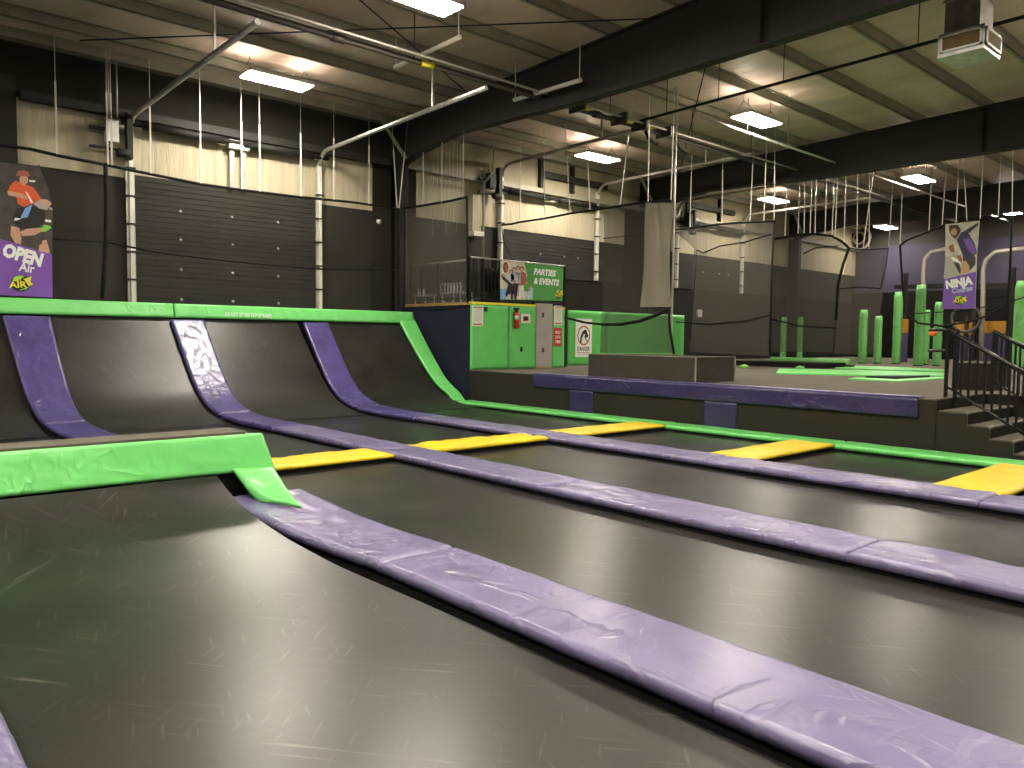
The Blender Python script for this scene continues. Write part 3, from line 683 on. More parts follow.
def stair_rail(X, tp0, tp1, lp0, lp1, posts, label, n, stub=True):
    t = thing('stair_railing', (X, posts[0][0], DZ), label, 'railing')
    P0, P1, L0, L1 = PX(*tp0, X), PX(*tp1, X), PX(*lp0, X), PX(*lp1, X)
    ext = 1.35
    P1 = P0+(P1-P0)*ext; L1 = L0+(L1-L0)*ext
    obj('top_rail', MB().m('rail_black').tube([P0, P1], .034, 10), parent=t)
    obj('bottom_rail', MB().m('rail_black').tube([L0, L1], .022, 10), parent=t)
    for (y, z0, z1) in posts: obj('post', MB().m('rail_black').bar((X, y, z0), (X, y, z1), .045), parent=t)
    for k in range(1, n):
        y = P0.y+(P1.y-P0.y)*k/n
        za = P0.z+(P1.z-P0.z)*(y-P0.y)/(P1.y-P0.y); zb = L0.z+(L1.z-L0.z)*(y-L0.y)/(L1.y-L0.y)
        if abs(za-zb) > .05: obj('baluster', MB().m('rail_black').bar((X, y, zb), (X, y, za), .028), parent=t)
    if stub:
        for z in (P0.z, P0.z-.32): obj('side_rail', MB().m('rail_black').tube([(X, P0.y, z), (X, P0.y+.27, z)], .024, 10), parent=t)
y1 = PX(947, 360, 12.9).y; y2 = PX(956.5, 360, 12.9).y
stair_rail(12.9, (948, 330), (1024, 373), (948, 387), (1024, 434), ((y1, DZ, 1.86), (y2, .66, 1.84)), 'near black stair railing with thin balusters at the right edge', 13)
y3 = PX(994, 345, 14.3).y
stair_rail(14.3, (993, 331), (1024, 347), (992, 381), (1024, 399), ((y3, DZ, PX(993, 331, 14.3).z+.02),), 'far black stair railing, shorter in view, behind the near railing', 9, False)
t = thing('carpet_box', (15.6, 5.2, DZ), 'dark carpeted box standing behind the near stair railing', 'box')
a = PX(956, 361, 15.2); b = PX(992, 361, 15.2)
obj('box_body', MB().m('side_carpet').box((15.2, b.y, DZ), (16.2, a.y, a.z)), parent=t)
mb = MB().m('carpet_edge')
for k in range(5):
    y0 = b.y+(a.y-b.y)*(k+.15)/5; mb.box((15.17, y0, a.z-.03), (15.2, y0+(a.y-b.y)/5*.72, a.z+.005))
obj('edge_trim', mb, parent=t, label='broken pale edge binding')
p = PX(933, 333, 13.4); tag(obj('orange_ball', MB().lathe((p.x, p.y, p.z-.07), (0, 0, 1), [(.02, .02), (.045, .03), (.06, .07), (.045, .11), (.02, .13)], 12), 'orange_bright'), 'small bright orange knob at the end of the railing stub', 'knob')

# ------------------------------------------------------------------ navy side wall, upper platform, green wall pads
UZ = 2.55; FY = 15.47
t = thing('side_wall_cloth', (DX, 16.8, -.3), 'dark navy cloth wall closing the right side of the ramp', 'wall panel')
obj('cloth', MB().m('navy_cloth').sheet(lambda u, v: (DX-.01-.015*math.sin(u*9), FY+(18.4-FY)*u, -.3+(UZ-.12+.3)*v-.05*v*math.sin(math.pi*u)), 20, 12).m('navy_cloth').box((DX, FY+.02, -.3), (DX+.05, 18.4, UZ-.1)), parent=t)
obj('hem_cord', MB().m('rope').tube([(DX-.03, FY+(18.4-FY)*k/10, UZ-.12-.05*math.sin(math.pi*k/10)) for k in range(11)], .012, 6), parent=t)
t = thing('upper_platform', (17, 17, UZ-.12), 'raised upper platform with yellow wooden edge above the green wall pads', 'platform')
obj('platform_floor', MB().m('side_carpet').box((DX+.0, FY+.1, UZ-.1), (16.0, WY-.15, UZ)), parent=t)
obj('yellow_edge', MB().m('print_yellow').box((DX, FY-.02, UZ-.06), (14.62, FY+.1, UZ-.0)).m('wood_trim').box((DX-.03, FY, UZ-.08), (DX+.06, 18.4, UZ)).m('print_yellow').box((15.25, FY-.02, UZ-.1), (15.72, FY+.1, UZ-.03)), parent=t, label='yellow edging')
obj('support_post', MB().m('black_steel').box((15.9, FY+.15, DZ), (15.98, 17, UZ-.1)), parent=t)

def wallpad(x0, x1, z0, z1, y, lb, mname='green_pad', sd=0):
    fn = lambda u, v: (x0+(x1-x0)*u, y, z0+(z1-z0)*v)
    t = thing('wall_pad', ((x0+x1)/2, y, z0), lb, 'wall pad')
    obj('cover', MB().m(mname).pad(fn, x1-x0, z1-z0, .05, 16, 20, .008, 1.6, .05, sd), parent=t)
    obj('backing', MB().m('black_skirt').box((x0+.02, y+.0, z0), (x1-.02, y+.06, z1)), parent=t)
    return t
xs = [PY(px, 335, FY).x for px in (470, 508.3, 535)]
wallpad(xs[0]+.0, xs[1]-.012, DZ, UZ-.07, FY, 'green wall pad with a posted notice, beside the navy wall', sd=80)
w2 = wallpad(xs[1]+.012, xs[2]-.01, DZ, UZ-.07, FY, 'green wall pad with the fire extinguisher, left of the grey door', sd=81)
obj('slot', MB().m('black_skirt').box((PY(520, 348, FY).x-.03, FY-.07, PY(520, 351.5, FY).z), (PY(520, 348, FY).x+.03, FY-.045, PY(520, 347, FY).z)), parent=w2)
xd0, xd1 = PY(535.5, 335, FY).x, PY(551.5, 335, FY).x
d = struct('door_4', ((xd0+xd1)/2, FY, DZ))
obj('door_panel', MB().m('door_grey').box((xd0, FY-.03, DZ+.04), (xd1, FY+.04, UZ+.04)), parent=d)
obj('door_foot', MB().m('wood_trim').box((xd0, FY-.025, DZ), (xd1, FY+.02, DZ+.04)), parent=d)
for py in (315, 350):
    q = PY(543, py, FY-.04); obj('door_handle', MB().m('black_steel').box((q.x-.02, FY-.06, q.z-.06), (q.x+.02, FY-.03, q.z+.06)), parent=d)
xc0, xc1 = PY(552, 335, FY).x, PY(563, 335, FY).x
wallpad(xc0, xc1, DZ, UZ-.11, FY, 'narrow green wall pad with a red sign, right of the grey door', 'green_pad', 82)
tag(obj('pad_return', MB().m('green_post').box((xc1+.005, FY, DZ), (xc1+.06, FY+.9, UZ-.1))), 'dark green end face of the narrow pad right of the grey door', 'wall pad')
GY = 16.65
xg = [PY(px, 340, GY).x for px in (567, 605, 683)]
wallpad(xg[0], xg[1]-.01, DZ, 2.5, GY, 'green wall pad carrying the white danger sign', sd=83)
wallpad(xg[1]+.01, xg[2], DZ, 2.5, GY, 'wide green wall pad behind the net and above the bench', sd=84)

# notices, extinguisher
def notice(px0, py0, px1, py1, y, lb, name='notice', lines=(), mname='paper'):
    a, b = PY(px0, py1, y), PY(px1, py0, y)
    t = thing(name, ((a.x+b.x)/2, y, a.z), lb, 'sign')
    obj('sheet', MB().m(mname).box((a.x, y-.008, a.z), (b.x, y, b.z)), parent=t)
    if lines:
        mb = MB()
        for (u0, u1, v0, v1, mm) in lines:
            mb.m(mm).box((a.x+(b.x-a.x)*u0, y-.011, a.z+(b.z-a.z)*v0), (a.x+(b.x-a.x)*u1, y-.008, a.z+(b.z-a.z)*v1))
        obj('print', mb, parent=t)
    return t, a, b
FYp = FY-.062
textlines = [(.12, .88, .93-.055*k, .93-.055*k-.018, 'print_grey') for k in range(13)] + [(.1, .9, .06, .13, 'print_rust'), (.1, .9, .9, .96, 'print_rust')]
notice(472, 306, 483, 326, FYp, 'white posted notice on the green pad beside the navy wall', lines=textlines)
t, a, b = notice(484, 307, 487.5, 311.5, FYp, 'small dark square box on the green pad beside the notice', name='control_box', mname='print_dark')
notice(521, 314, 530, 323, FYp, 'small white square sign to the right of the fire extinguisher', lines=[(.2, .8, .2, .75, 'print_rust'), (.3, .7, .3, .65, 'paper')])
notice(554, 306, 562.2, 325, FYp, 'white posted notice above the red sign', lines=textlines)
t, a, b = notice(553.4, 328, 561.6, 346, FYp, 'red sign with white lettering on the narrow green pad', name='red_sign', mname='print_red')
mb = MB().m('print_white')
for k, s in enumerate(('ONLY', '1 AT A', 'TIME')):
    zz = b.z-(b.z-a.z)*(.32+.26*k); letters(mb, s, (a.x+.06, FYp-.008, zz), (b.x-.05, FYp-.008, zz), .085, (0, -1, 0))
obj('lettering', mb, parent=t)
# extinguisher
q = PY(516.8, 328, FY-.15); q2 = PY(516.8, 308, FY-.15); hh = q2.z-q.z
t = thing('fire_extinguisher', (q.x, FY-.14, q.z), 'red fire extinguisher hanging on the green pad', 'fire extinguisher')
obj('cylinder', MB().m('ext_red').lathe((q.x, FY-.14, q.z), (0, 0, 1), [(.06, 0), (.08, .02), (.08, hh*.42), (.08, hh*.421)], 16).m('paper').lathe((q.x, FY-.14, q.z+hh*.42), (0, 0, 1), [(.081, 0), (.081, hh*.2)], 16).m('ext_red').lathe((q.x, FY-.14, q.z+hh*.62), (0, 0, 1), [(.08, 0), (.08, hh*.06), (.045, hh*.17), (.03, hh*.2)], 16), parent=t)
obj('valve_handle', MB().m('black_steel').box((q.x-.03, FY-.17, q.z+hh*.82), (q.x+.03, FY-.11, q.z+hh*.92)).box((q.x-.1, FY-.155, q.z+hh*.92), (q.x+.09, FY-.125, q.z+hh)), parent=t)
obj('hose', MB().m('cable').tube([(q.x-.03, FY-.14, q.z+hh*.88), (q.x-.13, FY-.16, q.z+hh*.75), (q.x-.12, FY-.17, q.z+hh*.45), (q.x-.09, FY-.17, q.z+hh*.25)], .016, 8), parent=t)
obj('wall_bracket', MB().m('white_steel').bar((q.x+.06, FY-.12, q.z+hh*.9), (q.x+.16, FY-.06, q.z+hh*.75), .03), parent=t)
# danger sign
GYp = GY-.062
t, a, b = notice(575, 319, 592, 357, GYp, 'white danger sign with a crossed-out tumbling figure on the green pad', name='danger_sign', mname='print_white')
mb = MB(); cx, cz = (a.x+b.x)/2, a.z+(b.z-a.z)*.56; wd = b.x-a.x; R = wd*.39
mb.m('print_rust'); 
for k in range(40):
    t0, t1 = 2*math.pi*k/40, 2*math.pi*(k+1)/40
    flat(mb, [(cx+R*math.cos(t0), GYp-.01, cz+R*1.05*math.sin(t0)), (cx+R*math.cos(t1), GYp-.01, cz+R*1.05*math.sin(t1)), (cx+R*.85*math.cos(t1), GYp-.01, cz+R*.9*math.sin(t1)), (cx+R*.85*math.cos(t0), GYp-.01, cz+R*.9*math.sin(t0))], (0, 0, 0))
flat(mb, [(cx+R*.05, GYp-.011, cz-R*.1), (cx+R*.17, GYp-.011, cz), (cx+R*.72, GYp-.011, cz-R*.68), (cx+R*.6, GYp-.011, cz-R*.78)], (0, 0, 0))
obj('ban_ring', mb, parent=t)
mb = MB().m('print_dark')
fig = [(-.62, -.95), (-.42, -.95), (-.38, -.4), (-.1, .1), (.05, .25), (.25, .05), (.05, -.1), (.15, -.25), (.45, -.1), (.6, .15), (.55, .5), (.35, .78), (.05, .72), (-.3, .42), (-.6, -.1), (-.7, -.5)]
n = len(fig); o0 = len(mb.v)
mb.prism([(cx+R*.85*x, GYp-.012, cz+R*.85*y) for x, y in fig], (0, -.003, 0))
mb.lathe((cx+R*.5, GYp-.012, cz-R*.02), (0, -1, 0), [(R*.2, 0), (R*.2, .003)], 12)
obj('pictogram', mb, parent=t)
mb = MB().m('print_dark'); letters(mb, 'DANGER', (a.x+wd*.12, GYp-.008, a.z+(b.z-a.z)*.16), (b.x-wd*.12, GYp-.008, a.z+(b.z-a.z)*.16), .13, (0, -1, 0)); obj('lettering', mb, parent=t)
mb = MB().m('print_rust').box((a.x+wd*.1, GYp-.011, a.z+(b.z-a.z)*.11), (b.x-wd*.1, GYp-.008, a.z+(b.z-a.z)*.125)).m('print_grey').box((a.x+wd*.15, GYp-.011, a.z+(b.z-a.z)*.06), (b.x-wd*.15, GYp-.008, a.z+(b.z-a.z)*.075)).m('print_dark').box((cx-wd*.16, GYp-.011, a.z+(b.z-a.z)*.88), (cx+wd*.16, GYp-.008, a.z+(b.z-a.z)*.93))
obj('print', mb, parent=t)

# railing on the upper platform, banner hung on it
def platform_rail(p0, p1, z0, z1, label, n, posts):
    t = thing('platform_railing', (Vector(p0)+Vector(p1))/2+Vector((0, 0, z0)), label, 'railing')
    P0 = Vector(p0); P1 = Vector(p1); up = Vector((0, 0, 1))
    obj('top_rail', MB().m('galv_steel').tube([P0+up*z1, P1+up*z1], .022, 8), parent=t)
    obj('bottom_rail', MB().m('rail_black').tube([P0+up*(z0+.09), P1+up*(z0+.09)], .02, 8), parent=t)
    for k in posts: obj('post', MB().m('rail_black').bar(P0.lerp(P1, k)+up*z0, P0.lerp(P1, k)+up*z1, .06), parent=t)
    for k in range(1, n): obj('baluster', MB().m('rail_black').bar(P0.lerp(P1, k/n)+up*(z0+.09), P0.lerp(P1, k/n)+up*z1, .018), parent=t)
platform_rail((12.34, FY+.1, 0), (15.8, FY+.1, 0), UZ, 3.69, 'black railing on the upper platform that carries the green banner', 28, (0, .13, .3, .65, 1))
platform_rail((12.36, FY+.2, 0), (12.36, 18.2, 0), UZ, 3.62, 'black railing along the upper platform side above the navy wall', 20, (0, .5, 1))

def printed(mb, fn, mm, pts, off): mb.m(mm); flat(mb, [fn(*p) for p in pts], off)
def ellipse(cx, cy, rx, ry, n=22): return [(cx+rx*math.cos(2*math.pi*k/n), cy-ry*math.sin(2*math.pi*k/n)) for k in range(n)]
def logo(parent, fn, n, cx, cy, rx, ry, tilt=0):
    """round dark emblem with a green sweep, a yellow burst and the words GET AIR"""
    n = Vector(n); mb = MB()
    printed(mb, fn, 'print_dark', ellipse(cx, cy, rx*.82, ry), n*.013)
    printed(mb, fn, 'print_lime', [(cx-rx*.7, cy-ry*.25), (cx-rx*.5, cy-ry*.8), (cx, cy-ry*.95), (cx+rx*.3, cy-ry*.8), (cx, cy-ry*.55), (cx-rx*.3, cy-ry*.2)], n*.016)
    printed(mb, fn, 'print_yellow', [(cx+rx*.2, cy-ry*.5), (cx+rx*.85, cy-ry*.8), (cx+rx*.75, cy-ry*.15), (cx+rx, cy+ry*.1), (cx+rx*.65, cy+ry*.35), (cx+rx*.45, cy-.0)], n*.016)
    printed(mb, fn, 'print_lime', [(cx-rx*.2, cy+ry*.85), (cx+rx*.4, cy+ry*.75), (cx+rx*.75, cy+ry*.3), (cx+rx*.5, cy+ry*.5), (cx+rx*.1, cy+ry*.7)], n*.016)
    em = obj('emblem', mb, parent=parent)
    mb = MB().m('print_yellow'); a = fn(cx-rx*.95, cy+ry*.55+tilt); b = fn(cx+rx*.5, cy+ry*.5)
    letters(mb, 'AIR', a, b, (fn(cx, cy)-fn(cx, cy+ry*.75)).length, n, depth=.022); obj('emblem_word', mb, parent=em)
    mb = MB().m('print_yellow'); a = fn(cx-rx*.6, cy-ry*.22); b = fn(cx+rx*.1, cy-ry*.3)
    letters(mb, 'GET', a, b, (fn(cx, cy)-fn(cx, cy+ry*.45)).length, n, depth=.022); obj('emblem_word', mb, parent=em)

# green PARTIES & EVENTS banner
BY = FY+.04
bz = lambda x, y: PY(466+x/9.48, 250+y/9.48, BY)
n = Vector((0, -1, 0))
t = thing('party_banner', bz(620, 475), 'green PARTIES & EVENTS banner with a group photo, hung on the upper railing', 'banner')
mb = MB().m('print_green').prism([bz(325, 95), bz(925, 165), bz(915, 482), bz(325, 472)], (0, .01, 0)); obj('cloth', mb, parent=t)
mb = MB()
printed(mb, bz, 'print_beige', [(325, 97), (550, 122), (580, 240), (560, 300), (632, 468), (325, 468)], n*.004)
def person_print(cx, top, w, bot, shirt, legs, skin='print_skin', hair='print_hair', mid=.45):
    hgt = bot-top
    printed(mb, bz, hair, ellipse(cx, top+hgt*.08, w*.3, hgt*.085), n*.007)
    printed(mb, bz, skin, ellipse(cx, top+hgt*.10, w*.24, hgt*.07), n*.009)
    printed(mb, bz, shirt, [(cx-w*.5, top+hgt*.22), (cx-w*.2, top+hgt*.17), (cx+w*.2, top+hgt*.17), (cx+w*.5, top+hgt*.22), (cx+w*.42, top+hgt*(mid+.12)), (cx-w*.42, top+hgt*(mid+.12))], n*.006)
    printed(mb, bz, legs, [(cx-w*.42, top+hgt*(mid+.1)), (cx+w*.42, top+hgt*(mid+.1)), (cx+w*.4, bot), (cx+w*.08, bot), (cx, top+hgt*.7), (cx-w*.08, bot), (cx-w*.4, bot)], n*.005)
person_print(490, 150, 60, 440, 'print_lightblue', 'print_navy')
person_print(455, 165, 70, 400, 'print_lightblue', 'print_navy')
person_print(425, 190, 70, 420, 'print_lightblue', 'print_navy')
person_print(530, 155, 80, 470, 'print_rust', 'paper')
person_print(575, 290, 60, 468, 'print_green', 'print_lightblue')
person_print(610, 330, 50, 468, 'print_lightblue', 'print_lightblue')
person_print(450, 280, 70, 468, 'print_dark', 'print_navy')
person_print(350, 230, 60, 468, 'print_beige', 'print_blue')
printed(mb, bz, 'print_dark', [(335, 240), (360, 255), (440, 330), (430, 350), (345, 280)], n*.010)
printed(mb, bz, 'print_dark', [(395, 340), (430, 330), (420, 390), (380, 450), (370, 420)], n*.0095)
printed(mb, bz, 'print_hair', ellipse(375, 165, 25, 52), n*.006)
printed(mb, bz, 'print_rust', ellipse(378, 168, 13, 32), n*.008)
obj('printed_photo', mb, parent=t)
mb = MB().m('print_white'); letters(mb, 'PARTIES', bz(640, 228), bz(852, 250), (bz(0, 0)-bz(0, 62)).length, n, shear=.2, depth=.006, bold=.045)
letters(mb, '& EVENTS', bz(640, 318), bz(882, 338), (bz(0, 0)-bz(0, 62)).length, n, shear=.2, depth=.006, bold=.045); obj('lettering', mb, parent=t)
logo(t, bz, n, 878, 418, 42, 48)

# things on the upper platform: television, white slatted chair, table
t = thing('television', PY(494, 298, 16.6), 'black television standing behind the railing left of the green banner', 'television')
a, b = PY(483, 297, 16.6), PY(503, 269.5, 16.6)
obj('screen', MB().m('tv_black').box((a.x, 16.55, a.z+.15), (b.x+.3, 16.62, b.z)), parent=t)
obj('stand', MB().m('black_steel').box(((a.x+b.x)/2-.1, 16.5, UZ), ((a.x+b.x)/2+.3, 16.7, a.z+.2)), parent=t)
t = thing('white_chair', (12.9, 16.3, UZ), 'white slatted chair seen through the net on the upper platform', 'chair')
a = PX(441, 300, 13.0); b = PX(461, 283, 13.0)
mb = MB().m('white_paint')
for k in range(7):
    y = a.y+(b.y-a.y)*k/6; obj('back_slat', MB().m('white_paint').bar((13.0, y, UZ+.3), (13.0, y, b.z), .05, .02), parent=t)
obj('back_rail', MB().m('white_paint').bar((13.0, a.y, b.z), (13.0, b.y, b.z), .05), parent=t)
obj('seat', MB().m('white_paint').box((13.0, b.y, UZ+.28), (13.45, a.y, UZ+.33)), parent=t)
for x in (13.02, 13.42):
    for y in (a.y-.03, b.y+.03): obj('leg', MB().m('white_paint').bar((x, y, UZ), (x, y, UZ+.3), .04), parent=t)
t = thing('side_table', (12.9, 17.6, UZ), 'low white table seen through the net on the upper platform', 'table')
a = PX(416, 296, 12.9); b = PX(439, 297, 12.9); zt_ = max(a.z, UZ+.2)
obj('table_top', MB().m('white_paint').box((12.75, b.y, zt_-.03), (13.2, a.y, zt_)), parent=t)
for x in (12.8, 13.15):
    for y in (a.y-.1, b.y+.1): obj('leg', MB().m('white_paint').bar((x, y, UZ), (x, y, zt_-.03), .035), parent=t)
for px, lb in ((419, 'small pale bottle on the left of the low white table'), (424, 'small pale bottle on the right of the low white table')):
    q = PX(px, 290, 12.95); tag(obj('bottle', MB().lathe((12.95, q.y, zt_), (0, 0, 1), [(.04, 0), (.045, .02), (.045, .12), (.02, .17), (.02, .2)], 10), 'white_paint'), lb, 'bottle')

# ------------------------------------------------------------------ safety nets, ropes and straps
def net(name, plane, px_poly, mname, label, ropes=(), side_r=.03, post=(), sag_tex=True):
    """net veil on a real plane; px_poly is its outline, ropes are (part name, points, radius)"""
    P = [plane(*p) for p in px_poly]
    t = thing(name, min(P, key=lambda v: v.z), label, 'net')
    obj('netting', MB().m(mname).add(P, [tuple(range(len(P)))]), parent=t)
    for nm, pts, r in ropes:
        obj(nm, MB().m('rope').tube([plane(*p) for p in pts], r, 6), parent=t)
    return t
NY = 18.12
pl = lambda x, y: PY(x, y, NY)
net('safety_net', pl, [(-14, 142), (30, 149), (70, 158), (104, 164.5), (107, 296), (-14, 293)], 'net_thin', 'see-through net above the ramp behind the OPEN Air banner',
    [('top_rope', [(-14, 142), (0, 145), (30, 149), (60, 156), (104, 164.5)], .035), ('middle_rope', [(-14, 236), (50, 238.5), (106, 242)], .02)])
net('safety_net', pl, [(104, 164.5), (150, 174), (200, 184), (250, 191), (300, 197), (350, 202), (398, 208.5), (400, 310), (107, 299)], 'net_thin', 'see-through net above the ramp in front of the big black door',
    [('top_rope', [(104, 164.5), (125, 169), (150, 174), (175, 179), (200, 184), (250, 191), (300, 197), (330, 200), (350, 202), (398, 208.5)], .033), ('middle_rope', [(106, 242), (150, 251), (200, 257.5), (250, 263), (320, 269), (397, 269.5)], .022),
     ('side_rope', [(105.5, 163), (106.5, 200), (106, 240), (104, 275), (102, 299)], .045)])
pl2 = lambda x, y: PX(x, y, 12.27)
net('safety_net', pl2, [(399, 208.5), (435, 203.5), (467, 197), (467.5, 303), (401, 308)], 'net_side', 'dark net above the navy side wall, left of the upper railing',
    [('top_rope', [(399, 208.5), (420, 206), (435, 203.5), (450, 201), (467, 197)], .035), ('side_rope', [(467, 196), (467.3, 250), (467.5, 303)], .028), ('corner_rope', [(399, 208), (398.6, 250), (400, 308)], .05)])
pl3 = lambda x, y: PX(x, y, 15.75)
net('safety_net', pl3, [(502, 225), (520, 222), (545, 218.5), (570, 213.5), (604, 208.5), (603, 322), (571, 319)], 'net_thin', 'thin net hung over the green wall pad with the danger sign',
    [('top_rope', [(502, 225), (512, 224), (520, 222), (545, 218.5), (570, 213.5), (604, 208.5)], .032), ('bottom_rope', [(563, 317), (571, 319), (585, 322.5), (603, 324.5)], .035), ('side_rope', [(502, 225), (503, 240), (510, 255)], .012)])
net('safety_net', pl3, [(604, 238), (604, 208.5), (640, 203), (671, 200), (671, 240), (669, 310), (673, 353), (600, 353)], 'net_dark', 'denser dark net panel behind the left half of the bench',
    [('top_rope', [(604, 208.5), (620, 206), (640, 203), (671, 200)], .032), ('bottom_rope', [(603, 324.5), (620, 324.5), (640, 321), (658, 314.5), (669, 309)], .045), ('side_rope', [(671, 200), (669.5, 250), (668, 300), (670, 330), (674, 354)], .035),
     ('seam_rope', [(603, 238.5), (645, 234)], .012), ('brace_rope', [(671, 200), (662, 222)], .012)])
tag(obj('hanging_sheet', MB().m('sheet').sheet(lambda u, v: PX(640+u*31+(1-v)*0+v*7*(1-u), 307-v*104, 15.6)+Vector((.05*math.sin(u*9+v*5), 0, 0)), 10, 14)), 'pale translucent sheet hanging on the dark net behind the bench', 'sheet')
pl4 = lambda x, y: PX(x, y, 20.5)
net('safety_net', pl4, [(673, 230), (700, 226.5), (722, 224), (750, 222), (775, 220), (772, 290), (770, 356), (690, 352), (694, 248)], 'net_dark', 'dark net panel between the white pole and the green posts',
    [('top_rope', [(673, 230), (700, 226.5), (722, 224), (750, 222), (775, 221)], .032), ('side_rope', [(774, 222), (771.5, 280), (770, 356)], .035), ('middle_rope', [(697, 250), (703, 253), (720, 246), (745, 242), (772, 234)], .022),
     ('edge_rope', [(697, 250), (694, 290), (690, 340)], .014), ('bottom_rope', [(676, 322), (710, 324), (745, 321), (770, 315)], .022)])
pl5 = lambda x, y: PX(x, y, 25)
net('safety_net', pl5, [(774, 238), (790, 235), (812, 234), (835, 238), (849, 247), (842, 275), (836, 322), (832, 352), (771, 352)], 'net_dense', 'dense dark net in front of the two far green posts',
    [('top_rope', [(774, 239), (785, 237), (800, 234.5), (815, 234), (832, 236), (842, 241.5), (849, 248)], .045), ('side_rope', [(849, 248), (843, 265), (838, 285), (836, 320)], .05), ('bottom_rope', [(771, 319), (800, 326), (836, 328)], .03), ('middle_rope', [(803, 254), (815, 248), (838, 246)], .025)])
pl6 = lambda x, y: PX(x, y, 33)
net('safety_net', pl6, [(849, 248), (868, 249.5), (888, 248.5), (884, 285), (878, 330), (872, 354), (834, 354), (838, 300)], 'net_dense', 'dense dark net behind the two short green posts',
    [('top_rope', [(849, 248), (858, 249.5), (868, 249.5), (888, 248.5)], .03), ('side_rope', [(888, 248.5), (886, 265), (881, 287)], .02), ('middle_rope', [(838, 289), (860, 287), (881, 288.5)], .025)])
pl7 = lambda x, y: PX(x, y, 26)
net('safety_net', pl7, [(900, 246), (906, 240.5), (930, 231), (943, 225.5), (982, 219.5), (1012, 216), (1011, 270), (1006, 303), (990, 315), (968, 322), (942, 326), (918, 323), (905, 314), (902, 280)], 'net_thin', 'thin net panel with curved lower edge behind the NINJA banner',
    [('top_rope', [(900, 246), (906, 240.5), (930, 231), (943, 225.5), (982, 219.5), (1012, 216)], .035), ('bottom_rope', [(900, 246), (902, 280), (905, 312), (918, 323), (942, 326), (968, 322), (990, 315), (1004, 306), (1007, 300), (1010, 270), (1012, 216)], .034)])
net('safety_net', lambda x, y: PX(x, y, 26.3), [(1012, 216), (1040, 212), (1040, 300), (1007, 305)], 'net_thin', 'thin net panel cut off by the right edge of the picture',
    [('top_rope', [(1012, 216), (1040, 212)], .03), ('bottom_rope', [(905, 314), (960, 311), (1007, 303), (1040, 292)], .02)])
# white pole at the corner of the nets
q = PX(671.5, 330, 16.0)
tag(obj('net_pole', MB().tube([(16.0, q.y, DZ), (16.0, q.y, ztop(q.y)+.1)], .026, 10), 'white_steel'), 'tall white pole at the corner of the nets behind the bench', 'pole')

def straps(plane, spec, where, group, w, top=None):
    N_ = len(spec)
    for i, s in enumerate(spec):
        if len(s) == 3: px, pyb, pxt = s
        else: px, pyb = s; pxt = None
        b = plane(px, pyb)
        zt = ztop(b.y)+.02 if top is None else top
        dx = 0
        if pxt is not None:
            q = plane(pxt, 140); k = (b-q); off = Vector((q.x-b.x, q.y-b.y, 0))*((zt-b.z)/max(.1, q.z-b.z))
        else: off = Vector((0, 0, 0))
        e = Vector((b.x+off.x, b.y+off.y, zt))
        mb = MB().m('strap').bar(b-Vector((0, 0, .0)), b.lerp(e, .62), w, .008).m('galv_steel').bar(b.lerp(e, .62), e, w*.4, .008)
        tag(obj('hanging_strap', mb), '%s from the left of the white straps holding %s' % (ORD[i], where), 'strap', group)
straps(lambda x, y: PY(x, y, 18.1), [(57, 155), (108, 165), (112, 166), (151, 174), (201, 184), (242, 190), (260, 192), (301, 197), (334, 200), (369, 204), (397, 208, 393), (399, 208, 406)], 'the net above the ramp', 'white straps above the ramp', .035)
straps(lambda x, y: PX(x, y, 12.25), [(423, 205), (442, 202.5), (463, 198)], 'the net over the navy wall', 'white straps above the navy wall net', .03)
for i, px in enumerate((433, 437.5, 441, 446, 449.5, 453, 457, 460)):
    b = PX(px, 200, 12.9); b = Vector((b.x, b.y, 4.5+.25*(i % 3)))
    tag(obj('ceiling_rope', MB().tube([b, (b.x, b.y, ztop(b.y))], .006, 5), 'strap'), '%s from the left of the thin white cords behind the dark net' % ORD[i], 'rope', 'thin white cords')
straps(pl3, [(520, 222), (545, 218, 544), (570, 213.5, 566), (590, 211, 587), (620, 206, 628), (648, 202.5, 649), (671, 200, 673)], 'the net over the danger sign', 'white straps over the danger sign net', .04)
straps(pl4, [(690, 228), (722, 224, 723), (750, 222, 754), (764, 221.5), (774, 221, 775)], 'the net beside the pole', 'white straps right of the pole', .05)
straps(pl5, [(785, 237), (798, 235), (804, 234.5, 805.5), (810, 234), (815, 234, 817), (825, 235, 828), (832, 236), (835, 238, 839), (844, 243, 847), (857, 248, 858), (869, 249, 870)], 'the dense far net', 'white straps over the dense net', .06, 7.3)
straps(pl7, [(863, 248, 878), (889, 247, 895), (900, 245), (929, 231), (942, 226, 948), (956, 223), (967, 221, 962), (980, 219.5, 984), (998, 217), (1012, 216, 1013)], 'the NINJA banner net', 'white straps over the NINJA net', .06, 7.4)

